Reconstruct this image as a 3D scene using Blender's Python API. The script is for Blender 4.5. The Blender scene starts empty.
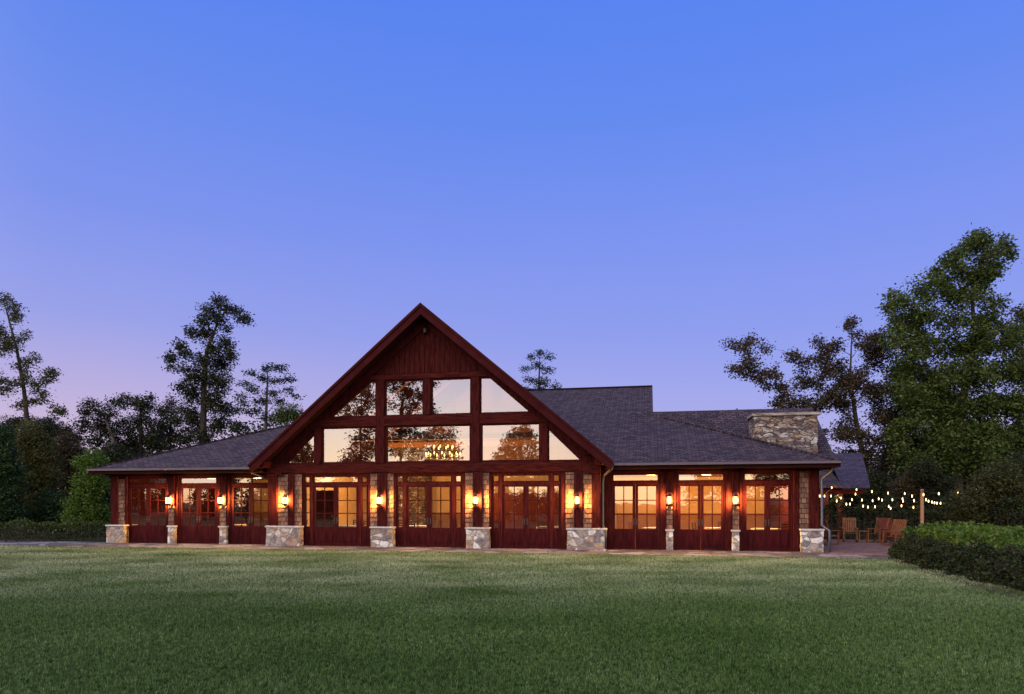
import bpy, bmesh, math, random
import numpy as np
from mathutils import Vector, Matrix
from mathutils.geometry import tessellate_polygon

R = math.radians
random.seed(7)
rng = np.random.default_rng(7)
scene = bpy.context.scene
col = scene.collection

# ------------------------------------------------------------------ camera
F = 683.0                     # focal length in pixels of a 1024 px wide frame
EYE = 1.85
HORIZON = 502.0
cam = bpy.data.cameras.new('camera')
cam.sensor_width = 36; cam.lens = 36 * F / 1024
cam.shift_y = (HORIZON - 347) / 1024
cam.clip_end = 2000
camo = bpy.data.objects.new('camera', cam); col.objects.link(camo)
camo.location = (0, 0, EYE); camo.rotation_euler = (R(90), 0, 0)
scene.camera = camo

# ------------------------------------------------------------------ sky
SUN_EL, SUN_AZ = R(3.0), R(216)          # afterglow behind the viewer, to the left (clockwise from +Y)
world = bpy.data.worlds.new('World'); scene.world = world
world.use_nodes = True
wt = world.node_tree; wt.nodes.clear()
wn = wt.nodes.new; wl = wt.links.new
out = wn('ShaderNodeOutputWorld')
tc = wn('ShaderNodeTexCoord'); sep = wn('ShaderNodeSeparateXYZ'); wl(tc.outputs['Generated'], sep.inputs[0])
def wramp(stops):
    r = wn('ShaderNodeValToRGB'); e = r.color_ramp.elements
    while len(e) < len(stops): e.new(0.5)
    for el, (p, c) in zip(e, stops): el.position = p; el.color = (*c, 1)
    return r
front = wramp([(0.0, (.50, .38, .66)), (.09, (.42, .37, .72)), (.157, (.335, .335, .75)), (.23, (.26, .295, .76)),
               (.35, (.195, .265, .79)), (.49, (.115, .225, .80)), (.60, (.092, .21, .82)), (1.0, (.4, .5, 1.0))])
rosy = wramp([(0.0, (.64, .45, .60)), (.09, (.58, .44, .64)), (.157, (.455, .385, .69)), (.23, (.31, .33, .75)),
              (.35, (.205, .275, .79)), (.49, (.13, .24, .80)), (.60, (.092, .21, .82)), (1.0, (.4, .5, 1.0))])
back = wramp([(0.0, (2.5, 1.5, .85)), (.045, (2.6, 1.95, 1.35)), (.10, (2.3, 1.95, 1.75)), (.17, (1.8, 1.6, 1.95)),
              (.26, (1.6, 1.45, 1.6)), (.40, (1.25, 1.2, 1.4)), (.6, (.9, .95, 1.2)), (1.0, (.55, .62, 1.0))])
wl(sep.outputs['Z'], front.inputs[0]); wl(sep.outputs['Z'], back.inputs[0])
dot = wn('ShaderNodeVectorMath'); dot.operation = 'DOT_PRODUCT'
wl(tc.outputs['Generated'], dot.inputs[0]); dot.inputs[1].default_value = (math.sin(SUN_AZ), math.cos(SUN_AZ), 0)
az = wn('ShaderNodeMapRange'); az.interpolation_type = 'SMOOTHSTEP'
az.inputs[1].default_value = -.35; az.inputs[2].default_value = .75
wl(dot.outputs['Value'], az.inputs[0])
wl(sep.outputs['Z'], rosy.inputs[0])
ra = wn('ShaderNodeMapRange'); ra.inputs[1].default_value = -.95; ra.inputs[2].default_value = -.40
wl(dot.outputs['Value'], ra.inputs[0])
fm = wn('ShaderNodeMix'); fm.data_type = 'RGBA'; wl(ra.outputs[0], fm.inputs[0]); wl(front.outputs[0], fm.inputs[6]); wl(rosy.outputs[0], fm.inputs[7])
mx = wn('ShaderNodeMix'); mx.data_type = 'RGBA'
wl(az.outputs[0], mx.inputs[0]); wl(fm.outputs[2], mx.inputs[6]); wl(back.outputs[0], mx.inputs[7])
bg = wn('ShaderNodeBackground'); wl(mx.outputs[2], bg.inputs[0]); bg.inputs[1].default_value = 1.0
sky = wn('ShaderNodeTexSky'); sky.sky_type = 'NISHITA'; sky.sun_disc = False
sky.sun_elevation = SUN_EL; sky.sun_rotation = SUN_AZ; sky.ozone_density = 4
bg2 = wn('ShaderNodeBackground'); wl(sky.outputs[0], bg2.inputs[0]); bg2.inputs[1].default_value = 0.05
add = wn('ShaderNodeAddShader'); wl(bg.outputs[0], add.inputs[0]); wl(bg2.outputs[0], add.inputs[1])
wl(add.outputs[0], out.inputs[0])

sun = bpy.data.lights.new('afterglow', 'SUN'); sun.energy = 1.9; sun.angle = R(46); sun.color = (1, .84, .74)
suno = bpy.data.objects.new('afterglow', sun); col.objects.link(suno)
sd = Vector((math.sin(SUN_AZ) * math.cos(R(38)), math.cos(SUN_AZ) * math.cos(R(38)), math.sin(R(38))))
suno.rotation_euler = sd.to_track_quat('Z', 'Y').to_euler()
suno.location = sd * 60

scene.view_settings.view_transform = 'Standard'
scene.view_settings.look = 'None'
scene.view_settings.exposure = 0.0
scene.view_settings.gamma = 1.0
scene.cycles.use_denoising = True
scene.cycles.max_bounces = 8
scene.cycles.transparent_max_bounces = 12
scene.cycles.sample_clamp_indirect = 4.0
scene.cycles.caustics_reflective = False
scene.cycles.caustics_refractive = False

# ------------------------------------------------------------------ frame of the lodge: u along the front, v into it
A = R(11.3); SA, CA = math.sin(A), math.cos(A)
OX, OY = -3.426, 28.2
def W(u, v, z=0.0): return Vector((OX + u * CA + v * SA, OY - u * SA + v * CA, z))
def ray(x, v):
    k = (x - 512) / F
    t = (OX * SA + OY * CA + v) / (k * SA + CA)
    return k, t
def fu(x, v=0.0):
    k, t = ray(x, v)
    return (t * k - OX) * CA - (t - OY) * SA
def fuz(x, y, v=0.0):
    k, t = ray(x, v)
    return fu(x, v), EYE - (y - HORIZON) * t / F
def at(x, y, D): return Vector(((x - 512) / F * D, D, EYE - (y - HORIZON) * D / F))

# ------------------------------------------------------------------ materials
def mat(name, color, rough=.7, spec=.3, vary=None, scale=3.0, bump=0.0, bscale=30.0, stretch=(1, 1, 1), metallic=0.0):
    m = bpy.data.materials.new(name); m.use_nodes = True
    t = m.node_tree; n = t.nodes.new; l = t.links.new
    p = t.nodes['Principled BSDF']
    p.inputs['Base Color'].default_value = (*color, 1); p.inputs['Roughness'].default_value = rough
    p.inputs['Specular IOR Level'].default_value = spec; p.inputs['Metallic'].default_value = metallic
    c = n('ShaderNodeTexCoord'); mp = n('ShaderNodeMapping'); mp.inputs['Scale'].default_value = stretch
    l(c.outputs['Object'], mp.inputs[0])
    if vary:
        z = n('ShaderNodeTexNoise'); z.inputs['Scale'].default_value = scale; z.inputs['Detail'].default_value = 6
        l(mp.outputs[0], z.inputs['Vector'])
        r = n('ShaderNodeValToRGB'); r.color_ramp.elements[0].position = .3; r.color_ramp.elements[1].position = .7
        r.color_ramp.elements[0].color = (*color, 1); r.color_ramp.elements[1].color = (*vary, 1)
        l(z.outputs['Fac'], r.inputs[0]); l(r.outputs[0], p.inputs['Base Color'])
    if bump:
        z = n('ShaderNodeTexNoise'); z.inputs['Scale'].default_value = bscale; z.inputs['Detail'].default_value = 5
        l(mp.outputs[0], z.inputs['Vector'])
        b = n('ShaderNodeBump'); b.inputs['Strength'].default_value = bump; b.inputs['Distance'].default_value = .02
        l(z.outputs['Fac'], b.inputs['Height']); l(b.outputs[0], p.inputs['Normal'])
    return m

def emit(name, color, strength):
    m = bpy.data.materials.new(name); m.use_nodes = True
    p = m.node_tree.nodes['Principled BSDF']
    p.inputs['Base Color'].default_value = (*color, 1)
    p.inputs['Emission Color'].default_value = (*color, 1); p.inputs['Emission Strength'].default_value = strength
    return m

def stone_mat(name, cols, scale, mortar=(.16, .13, .12), squash=1.7, bump=.8):
    m = bpy.data.materials.new(name); m.use_nodes = True
    t = m.node_tree; n = t.nodes.new; l = t.links.new; p = t.nodes['Principled BSDF']
    p.inputs['Roughness'].default_value = .85; p.inputs['Specular IOR Level'].default_value = .2
    c = n('ShaderNodeTexCoord'); mp = n('ShaderNodeMapping'); mp.inputs['Scale'].default_value = (1, 1, squash)
    nz = n('ShaderNodeTexNoise'); nz.inputs['Scale'].default_value = 2.2
    l(c.outputs['Object'], nz.inputs['Vector'])
    ad = n('ShaderNodeVectorMath'); ad.operation = 'MULTIPLY_ADD'
    l(nz.outputs['Color'], ad.inputs[0]); ad.inputs[1].default_value = (.3, .3, .3); l(c.outputs['Object'], ad.inputs[2])
    l(ad.outputs[0], mp.inputs[0])
    v1 = n('ShaderNodeTexVoronoi'); v1.inputs['Scale'].default_value = scale; l(mp.outputs[0], v1.inputs['Vector'])
    v2 = n('ShaderNodeTexVoronoi'); v2.feature = 'DISTANCE_TO_EDGE'; v2.inputs['Scale'].default_value = scale; l(mp.outputs[0], v2.inputs['Vector'])
    sp = n('ShaderNodeSeparateColor'); l(v1.outputs['Color'], sp.inputs[0])
    r = n('ShaderNodeValToRGB'); r.color_ramp.interpolation = 'CONSTANT'; e = r.color_ramp.elements
    while len(e) < len(cols): e.new(.5)
    for i, cc in enumerate(cols): e[i].position = i / len(cols); e[i].color = (*cc, 1)
    l(sp.outputs[0], r.inputs[0])
    n2 = n('ShaderNodeTexNoise'); n2.inputs['Scale'].default_value = 9; n2.inputs['Detail'].default_value = 8; l(c.outputs['Object'], n2.inputs['Vector'])
    mm = n('ShaderNodeMix'); mm.data_type = 'RGBA'; mm.blend_type = 'OVERLAY'; mm.inputs[0].default_value = .95
    l(r.outputs[0], mm.inputs[6]); l(n2.outputs['Fac'], mm.inputs[7])
    mr = n('ShaderNodeMapRange'); mr.inputs[1].default_value = .02; mr.inputs[2].default_value = .07; l(v2.outputs['Distance'], mr.inputs[0])
    mo = n('ShaderNodeMix'); mo.data_type = 'RGBA'; l(mr.outputs[0], mo.inputs[0]); mo.inputs[6].default_value = (*mortar, 1); l(mm.outputs[2], mo.inputs[7])
    l(mo.outputs[2], p.inputs['Base Color'])
    hs = n('ShaderNodeMath'); hs.operation = 'MULTIPLY_ADD'; l(n2.outputs['Fac'], hs.inputs[0]); hs.inputs[1].default_value = .35; l(mr.outputs[0], hs.inputs[2])
    b = n('ShaderNodeBump'); b.inputs['Strength'].default_value = bump; b.inputs['Distance'].default_value = .04
    l(hs.outputs[0], b.inputs['Height']); l(b.outputs[0], p.inputs['Normal'])
    return m

def brick_mat(name, c1, c2, mortar, bw, bh, axes='xy', gap=.01, bump=.5, rough=.85, k=1.0):
    """rows of shingles; axes picks which two object coordinates run along and across the courses"""
    m = bpy.data.materials.new(name); m.use_nodes = True
    t = m.node_tree; n = t.nodes.new; l = t.links.new; p = t.nodes['Principled BSDF']
    p.inputs['Roughness'].default_value = rough; p.inputs['Specular IOR Level'].default_value = .25
    c = n('ShaderNodeTexCoord'); s = n('ShaderNodeSeparateXYZ'); l(c.outputs['Object'], s.inputs[0])
    cb = n('ShaderNodeCombineXYZ'); l(s.outputs[axes[0].upper()], cb.inputs[0])
    sc_ = n('ShaderNodeMath'); sc_.operation = 'MULTIPLY'; sc_.inputs[1].default_value = k; l(s.outputs[axes[1].upper()], sc_.inputs[0]); l(sc_.outputs[0], cb.inputs[1])
    br = n('ShaderNodeTexBrick'); br.inputs['Scale'].default_value = 1; br.inputs['Brick Width'].default_value = bw; br.inputs['Row Height'].default_value = bh
    br.inputs['Mortar Size'].default_value = gap; br.inputs['Color1'].default_value = (*c1, 1); br.inputs['Color2'].default_value = (*c2, 1); br.inputs['Mortar'].default_value = (*mortar, 1)
    br.offset = .37; br.inputs['Bias'].default_value = 0
    l(cb.outputs[0], br.inputs['Vector'])
    nz = n('ShaderNodeTexNoise'); nz.inputs['Scale'].default_value = 9; nz.inputs['Detail'].default_value = 7; l(c.outputs['Object'], nz.inputs['Vector'])
    mm = n('ShaderNodeMix'); mm.data_type = 'RGBA'; mm.blend_type = 'OVERLAY'; mm.inputs[0].default_value = .6
    l(br.outputs['Color'], mm.inputs[6]); l(nz.outputs['Fac'], mm.inputs[7]); l(mm.outputs[2], p.inputs['Base Color'])
    b = n('ShaderNodeBump'); b.inputs['Strength'].default_value = bump; b.inputs['Distance'].default_value = .02; b.invert = True
    l(br.outputs['Fac'], b.inputs['Height']); l(b.outputs[0], p.inputs['Normal'])
    return m

def leaf_mat(name, cols, trans=.3, rough=.55):
    m = bpy.data.materials.new(name); m.use_nodes = True
    t = m.node_tree; n = t.nodes.new; l = t.links.new; t.nodes.clear()
    o = n('ShaderNodeOutputMaterial'); g = n('ShaderNodeNewGeometry')
    r = n('ShaderNodeValToRGB'); e = r.color_ramp.elements
    while len(e) < len(cols): e.new(.5)
    for i, cc in enumerate(cols): e[i].position = i / (len(cols) - 1); e[i].color = (*cc, 1)
    l(g.outputs['Random Per Island'], r.inputs[0])
    d = n('ShaderNodeBsdfPrincipled'); d.inputs['Roughness'].default_value = rough; d.inputs['Specular IOR Level'].default_value = .25
    l(r.outputs[0], d.inputs['Base Color'])
    tr = n('ShaderNodeBsdfTranslucent'); l(r.outputs[0], tr.inputs[0])
    mxs = n('ShaderNodeMixShader'); mxs.inputs[0].default_value = trans
    l(d.outputs[0], mxs.inputs[1]); l(tr.outputs[0], mxs.inputs[2]); l(mxs.outputs[0], o.inputs[0])
    return m

def glass_mat(name, refl):
    m = bpy.data.materials.new(name); m.use_nodes = True
    t = m.node_tree; n = t.nodes.new; l = t.links.new; t.nodes.clear()
    o = n('ShaderNodeOutputMaterial'); tr = n('ShaderNodeBsdfTransparent'); tr.inputs[0].default_value = (.92, .9, .86, 1)
    gl = n('ShaderNodeBsdfGlossy'); gl.inputs['Roughness'].default_value = 0.0
    c = n('ShaderNodeTexCoord'); z = n('ShaderNodeTexNoise'); z.inputs['Scale'].default_value = 2.5; l(c.outputs['Object'], z.inputs['Vector'])
    b = n('ShaderNodeBump'); b.inputs['Strength'].default_value = .035; b.inputs['Distance'].default_value = .02
    l(z.outputs['Fac'], b.inputs['Height']); l(b.outputs[0], gl.inputs['Normal'])
    mxs = n('ShaderNodeMixShader'); mxs.inputs[0].default_value = refl
    l(tr.outputs[0], mxs.inputs[1]); l(gl.outputs[0], mxs.inputs[2]); l(mxs.outputs[0], o.inputs[0])
    return m

M = {}
M['red'] = mat('red_stained_wood', (.020, .0031, .0036), .65, .02, vary=(.068, .012, .010), scale=3, bump=.25, bscale=18, stretch=(6, 6, .8))
M['red_h'] = mat('red_stained_beam', (.022, .0034, .0034), .65, .02, vary=(.072, .013, .010), scale=3, bump=.25, bscale=18, stretch=(.8, 6, 6))
M['reddoor'] = mat('red_stained_door', (.018, .0024, .0042), .6, .03, vary=(.054, .0076, .0088), scale=2.0, bump=.15, bscale=14, stretch=(6, 6, .8))
M['fascia'] = mat('red_fascia', (.034, .0055, .0065), .65, .02, vary=(.052, .0095, .0095), scale=2)
M['soffit'] = mat('shaded_soffit_wood', (.018, .005, .005), .8, .05, vary=(.026, .007, .006), scale=3)  # eave shade deepened into the wood colour, shared by front fascia and frieze
M['wallshingle'] = brick_mat('cedar_wall_shingles', (.24, .125, .08), (.10, .048, .032), (.022, .010, .008), .17, .19, 'xz', .008, .5)
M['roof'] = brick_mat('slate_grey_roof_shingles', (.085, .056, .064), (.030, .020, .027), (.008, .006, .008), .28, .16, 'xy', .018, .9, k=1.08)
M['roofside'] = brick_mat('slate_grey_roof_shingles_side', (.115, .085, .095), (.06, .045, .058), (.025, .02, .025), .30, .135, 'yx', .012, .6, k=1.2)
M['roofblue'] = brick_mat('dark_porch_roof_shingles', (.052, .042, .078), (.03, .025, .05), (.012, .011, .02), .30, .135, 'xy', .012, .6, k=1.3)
M['stone'] = stone_mat('fieldstone', [(.48, .43, .38), (.32, .26, .22), (.52, .45, .36), (.20, .16, .15), (.38, .25, .16), (.64, .60, .54), (.28, .19, .14)], 3.3, mortar=(.30, .27, .25), squash=1.3)
M['chimstone'] = stone_mat('ledgestone', [(.24, .19, .16), (.13, .10, .10), (.32, .25, .18), (.20, .12, .08), (.09, .07, .08), (.40, .36, .34), (.20, .16, .13)], 3.4, mortar=(.06, .048, .045), squash=3.6)
M['cap'] = mat('stone_cap', (.42, .38, .35), .85, .2, vary=(.55, .5, .46), scale=6, bump=.5, bscale=20)
M['chimcap'] = mat('weathered_cap', (.20, .165, .145), .9, .1, vary=(.36, .31, .27), scale=5, bump=.6, bscale=20)
M['metal'] = mat('bronze_gutter', (.10, .075, .09), .5, .25, vary=(.13, .10, .11), scale=4)
M['spout'] = mat('painted_downspout', (.04, .034, .04), .5, .25, vary=(.055, .047, .052), scale=5)
M['bluespout'] = mat('dark_downspout', (.06, .06, .09), .4, .5, vary=(.08, .08, .11), scale=5)
M['black'] = mat('black_iron', (.02, .018, .017), .5, .4, vary=(.03, .026, .024), scale=9)
M['glass'] = glass_mat('window_glass', .34)
def lamp_glass(name, color, strength):
    m = bpy.data.materials.new(name); m.use_nodes = True; t = m.node_tree; t.nodes.clear(); n = t.nodes.new
    o = n('ShaderNodeOutputMaterial'); e = n('ShaderNodeEmission'); e.inputs[0].default_value = (*color, 1); e.inputs[1].default_value = strength
    tr = n('ShaderNodeBsdfTransparent'); tr.inputs[0].default_value = (1, .9, .7, 1); mx_ = n('ShaderNodeMixShader'); mx_.inputs[0].default_value = .5
    t.links.new(e.outputs[0], mx_.inputs[1]); t.links.new(tr.outputs[0], mx_.inputs[2]); t.links.new(mx_.outputs[0], o.inputs[0]); return m
M['lampglass'] = lamp_glass('lit_lantern_glass', (1.0, .66, .20), 5)
M['candle'] = emit('lit_candle_bulb', (1.0, .60, .16), 9)
M['bulb'] = emit('lit_string_bulb', (1.0, .62, .26), 6)
M['pendant'] = emit('lit_pendant_shade', (1.0, .62, .28), 6)
M['inwall'] = mat('warm_plaster', (.60, .42, .22), .8, .2, vary=(.66, .48, .27), scale=1.5)
M['inwood'] = mat('interior_wood', (.24, .11, .05), .6, .3, vary=(.3, .15, .07), scale=3, stretch=(1, 1, 6))
M['infloor'] = mat('interior_floor_boards', (.16, .08, .04), .4, .4, vary=(.22, .11, .06), scale=3, stretch=(8, 1, 1))
M['linen'] = mat('white_tablecloth', (.7, .66, .6), .8, .2, vary=(.75, .72, .66), scale=5)
M['teak'] = mat('oiled_teak', (.15, .052, .02), .55, .2, vary=(.26, .10, .04), scale=4, stretch=(3, 3, 1), bump=.1)
M['mahog'] = mat('dark_stained_timber', (.09, .018, .009), .55, .15, vary=(.14, .03, .014), scale=4, stretch=(3, 3, 1))
M['cedarpost'] = mat('cedar_post', (.33, .15, .07), .7, .25, vary=(.42, .22, .11), scale=3, stretch=(5, 5, .7), bump=.2)
M['bark'] = mat('bark', (.05, .038, .03), .9, .1, vary=(.085, .068, .055), scale=5, stretch=(3, 3, .6), bump=.6, bscale=12)
M['barkpale'] = mat('pale_bark', (.10, .08, .065), .9, .1, vary=(.15, .125, .105), scale=5, stretch=(3, 3, .6), bump=.6, bscale=12)
M['soil'] = mat('mulch', (.035, .022, .016), .95, .1, vary=(.06, .04, .03), scale=14, bump=.9, bscale=25)
M['woods'] = mat('forest_floor', (.012, .013, .008), 1, .0, vary=(.022, .02, .012), scale=1, bump=.5)
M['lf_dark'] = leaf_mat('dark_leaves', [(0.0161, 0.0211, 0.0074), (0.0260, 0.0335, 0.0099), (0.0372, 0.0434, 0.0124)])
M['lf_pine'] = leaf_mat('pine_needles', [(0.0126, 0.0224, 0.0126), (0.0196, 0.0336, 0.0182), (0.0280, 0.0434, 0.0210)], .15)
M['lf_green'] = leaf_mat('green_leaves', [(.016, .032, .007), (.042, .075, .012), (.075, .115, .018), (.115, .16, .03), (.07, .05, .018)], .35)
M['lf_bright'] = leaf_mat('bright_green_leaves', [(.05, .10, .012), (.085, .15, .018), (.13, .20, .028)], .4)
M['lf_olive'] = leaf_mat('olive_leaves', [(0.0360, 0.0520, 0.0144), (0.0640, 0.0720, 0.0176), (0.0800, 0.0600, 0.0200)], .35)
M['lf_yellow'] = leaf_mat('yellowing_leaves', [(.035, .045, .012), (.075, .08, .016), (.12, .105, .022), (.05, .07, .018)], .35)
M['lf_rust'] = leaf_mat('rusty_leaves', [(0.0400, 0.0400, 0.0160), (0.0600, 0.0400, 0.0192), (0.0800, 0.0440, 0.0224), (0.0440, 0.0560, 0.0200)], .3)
M['lf_hedge'] = leaf_mat('hedge_leaves', [(0.0160, 0.0400, 0.0112), (0.0280, 0.0600, 0.0144), (0.0440, 0.0800, 0.0208)], .25)
M['lf_box'] = leaf_mat('boxwood_leaves', [(0.0056, 0.0091, 0.0042), (0.0126, 0.0210, 0.0063), (0.0238, 0.0364, 0.0091), (0.0385, 0.0560, 0.0126), (0.0245, 0.0140, 0.0077)], .2, .8)

# ------------------------------------------------------------------ mesh helpers
class MB:
    def __init__(s): s.v = []; s.f = []
    def add(s, vs, fs):
        b = len(s.v); s.v += [tuple(p) for p in vs]; s.f += [tuple(i + b for i in q) for q in fs]
    def box(s, x0, x1, y0, y1, z0, z1):
        s.add([(x0, y0, z0), (x1, y0, z0), (x1, y1, z0), (x0, y1, z0), (x0, y0, z1), (x1, y0, z1), (x1, y1, z1), (x0, y1, z1)],
              [(0, 3, 2, 1), (4, 5, 6, 7), (0, 1, 5, 4), (1, 2, 6, 5), (2, 3, 7, 6), (3, 0, 4, 7)])
        return s
    def bar(s, p, q, w, h, up=(0, 0, 1)):
        p, q = Vector(p), Vector(q); d = (q - p).normalized(); up = Vector(up)
        if abs(d.dot(up)) > .95: up = Vector((0, 1, 0))
        sx = d.cross(up).normalized() * w / 2; sz = sx.cross(d).normalized() * h / 2
        vs = [c + a * sx + b * sz for c in (p, q) for a, b in ((-1, -1), (1, -1), (1, 1), (-1, 1))]
        s.add(vs, [(3, 2, 1, 0), (4, 5, 6, 7), (0, 1, 5, 4), (1, 2, 6, 5), (2, 3, 7, 6), (3, 0, 4, 7)]); return s
    def tube(s, pts, rad, n=6):
        pts = [Vector(p) for p in pts]
        if not hasattr(rad, '__len__'): rad = [rad] * len(pts)
        b = len(s.v); ref = Vector((.3, .8, .2))
        for i, p in enumerate(pts):
            d = (pts[min(i + 1, len(pts) - 1)] - pts[max(i - 1, 0)]).normalized()
            if abs(d.dot(ref.normalized())) > .97: ref = Vector((1, 0, 0))
            a = d.cross(ref).normalized(); c = d.cross(a)
            for k in range(n):
                t = 2 * math.pi * k / n
                s.v.append(tuple(p + rad[i] * (math.cos(t) * a + math.sin(t) * c)))
        for i in range(len(pts) - 1):
            for k in range(n):
                s.f.append((b + i * n + k, b + i * n + (k + 1) % n, b + (i + 1) * n + (k + 1) % n, b + (i + 1) * n + k))
        s.f.append(tuple(b + k for k in reversed(range(n)))); e = b + (len(pts) - 1) * n
        s.f.append(tuple(e + k for k in range(n))); return s
    def lathe(s, prof, c=(0, 0, 0), n=12):
        b = len(s.v)
        for r, z in prof:
            for k in range(n):
                t = 2 * math.pi * k / n; s.v.append((c[0] + r * math.cos(t), c[1] + r * math.sin(t), c[2] + z))
        for i in range(len(prof) - 1):
            for k in range(n): s.f.append((b + i * n + k, b + i * n + (k + 1) % n, b + (i + 1) * n + (k + 1) % n, b + (i + 1) * n + k))
        s.f.append(tuple(b + k for k in reversed(range(n)))); e = b + (len(prof) - 1) * n; s.f.append(tuple(e + k for k in range(n))); return s
    def slab(s, poly, thick):
        """closed slab whose top is the planar polygon and whose thickness goes straight down"""
        n = len(poly); vs = [tuple(p) for p in poly] + [(p[0], p[1], p[2] - thick) for p in poly]
        s.add(vs, [tuple(range(n)), tuple(reversed(range(n, 2 * n)))] + [(i, n + i, n + (i + 1) % n, (i + 1) % n) for i in range(n)]); return s
    def panel(s, outer, holes, y0, y1):
        """wall in the x-z plane between depths y0 and y1 with openings"""
        loops = [outer] + holes; flat = [p for L in loops for p in L]
        tri = tessellate_polygon([[Vector((p[0], p[1], 0)) for p in L] for L in loops])
        n = len(flat); b = len(s.v)
        s.v += [(p[0], y0, p[1]) for p in flat] + [(p[0], y1, p[1]) for p in flat]
        for t in tri:
            s.f.append(tuple(b + i for i in t)); s.f.append(tuple(b + n + i for i in reversed(t)))
        o = 0
        for L in loops:
            for i in range(len(L)):
                j = (i + 1) % len(L); s.f.append((b + o + i, b + o + j, b + n + o + j, b + n + o + i))
            o += len(L)
        return s
    def build(s, name, m, parent=None, smooth=False, bevel=0.0):
        me = bpy.data.meshes.new(name); me.from_pydata(s.v, [], s.f); me.materials.append(m)
        bm = bmesh.new(); bm.from_mesh(me); bmesh.ops.recalc_face_normals(bm, faces=bm.faces[:])
        if bevel:
            bmesh.ops.bevel(bm, geom=[e for e in bm.edges if len(e.link_faces) == 2 and e.calc_face_angle(0) > .6], offset=bevel, segments=1, affect='EDGES')
        bm.to_mesh(me); bm.free()
        if smooth: me.shade_smooth()
        o = bpy.data.objects.new(name, me); col.objects.link(o)
        if parent: o.parent = parent
        return o

def box(name, m, parent, *b, bevel=0.0): return MB().box(*b).build(name, m, parent, bevel=bevel)
def tag(o, label=None, cat=None, group=None, kind=None):
    for k, v in (('label', label), ('category', cat), ('group', group), ('kind', kind)):
        if v: o[k] = v
    return o
def thing(name, label, cat, loc=(0, 0, 0), rz=0.0, group=None):
    o = bpy.data.objects.new(name, None); o.empty_display_size = .2; col.objects.link(o)
    o.location = loc; o.rotation_euler = (0, 0, rz); return tag(o, label, cat, group)
def copy_tree(o, parent=None):
    c = o.copy(); col.objects.link(c); c.parent = parent
    for ch in o.children: copy_tree(ch, c)
    return c
def quads(name, m, V, parent=None, per=4):
    """loose little faces, V is (n*per, 3)"""
    n = len(V) // per; me = bpy.data.meshes.new(name)
    me.vertices.add(n * per); me.vertices.foreach_set('co', np.asarray(V, np.float32).ravel())
    me.loops.add(n * per); me.loops.foreach_set('vertex_index', np.arange(n * per, dtype=np.int32))
    me.polygons.add(n); me.polygons.foreach_set('loop_start', np.arange(0, n * per, per, dtype=np.int32))
    me.update(calc_edges=True); me.materials.append(m)
    o = bpy.data.objects.new(name, me); col.objects.link(o)
    if parent: o.parent = parent
    return o

# ------------------------------------------------------------------ ground
def ground_mat():
    m = bpy.data.materials.new('lawn_turf'); m.use_nodes = True
    t = m.node_tree; n = t.nodes.new; l = t.links.new; p = t.nodes['Principled BSDF']
    p.inputs['Roughness'].default_value = .9; p.inputs['Specular IOR Level'].default_value = .1
    c = n('ShaderNodeTexCoord'); a = n('ShaderNodeTexNoise'); a.inputs['Scale'].default_value = .35; a.inputs['Detail'].default_value = 5
    l(c.outputs['Object'], a.inputs['Vector'])
    r = n('ShaderNodeValToRGB'); e = r.color_ramp.elements; e[0].position = .35; e[1].position = .68
    e[0].color = (.010, .020, .004, 1); e[1].color = (.02, .032, .008, 1); l(a.outputs['Fac'], r.inputs[0])
    b = n('ShaderNodeTexNoise'); b.inputs['Scale'].default_value = 40; b.inputs['Detail'].default_value = 6; l(c.outputs['Object'], b.inputs['Vector'])
    mm = n('ShaderNodeMix'); mm.data_type = 'RGBA'; mm.blend_type = 'OVERLAY'; mm.inputs[0].default_value = .7
    l(r.outputs[0], mm.inputs[6]); l(b.outputs['Fac'], mm.inputs[7]); l(mm.outputs[2], p.inputs['Base Color'])
    bp = n('ShaderNodeBump'); bp.inputs['Strength'].default_value = .8; bp.inputs['Distance'].default_value = .03
    l(b.outputs['Fac'], bp.inputs['Height']); l(bp.outputs[0], p.inputs['Normal'])
    return m
lawn = MB(); lawn.add([(-900, -900, -.03), (900, -900, -.03), (900, 900, -.03), (-900, 900, -.03)], [(0, 1, 2, 3)])
tag(lawn.build('lawn', ground_mat()), kind='structure')

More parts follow.
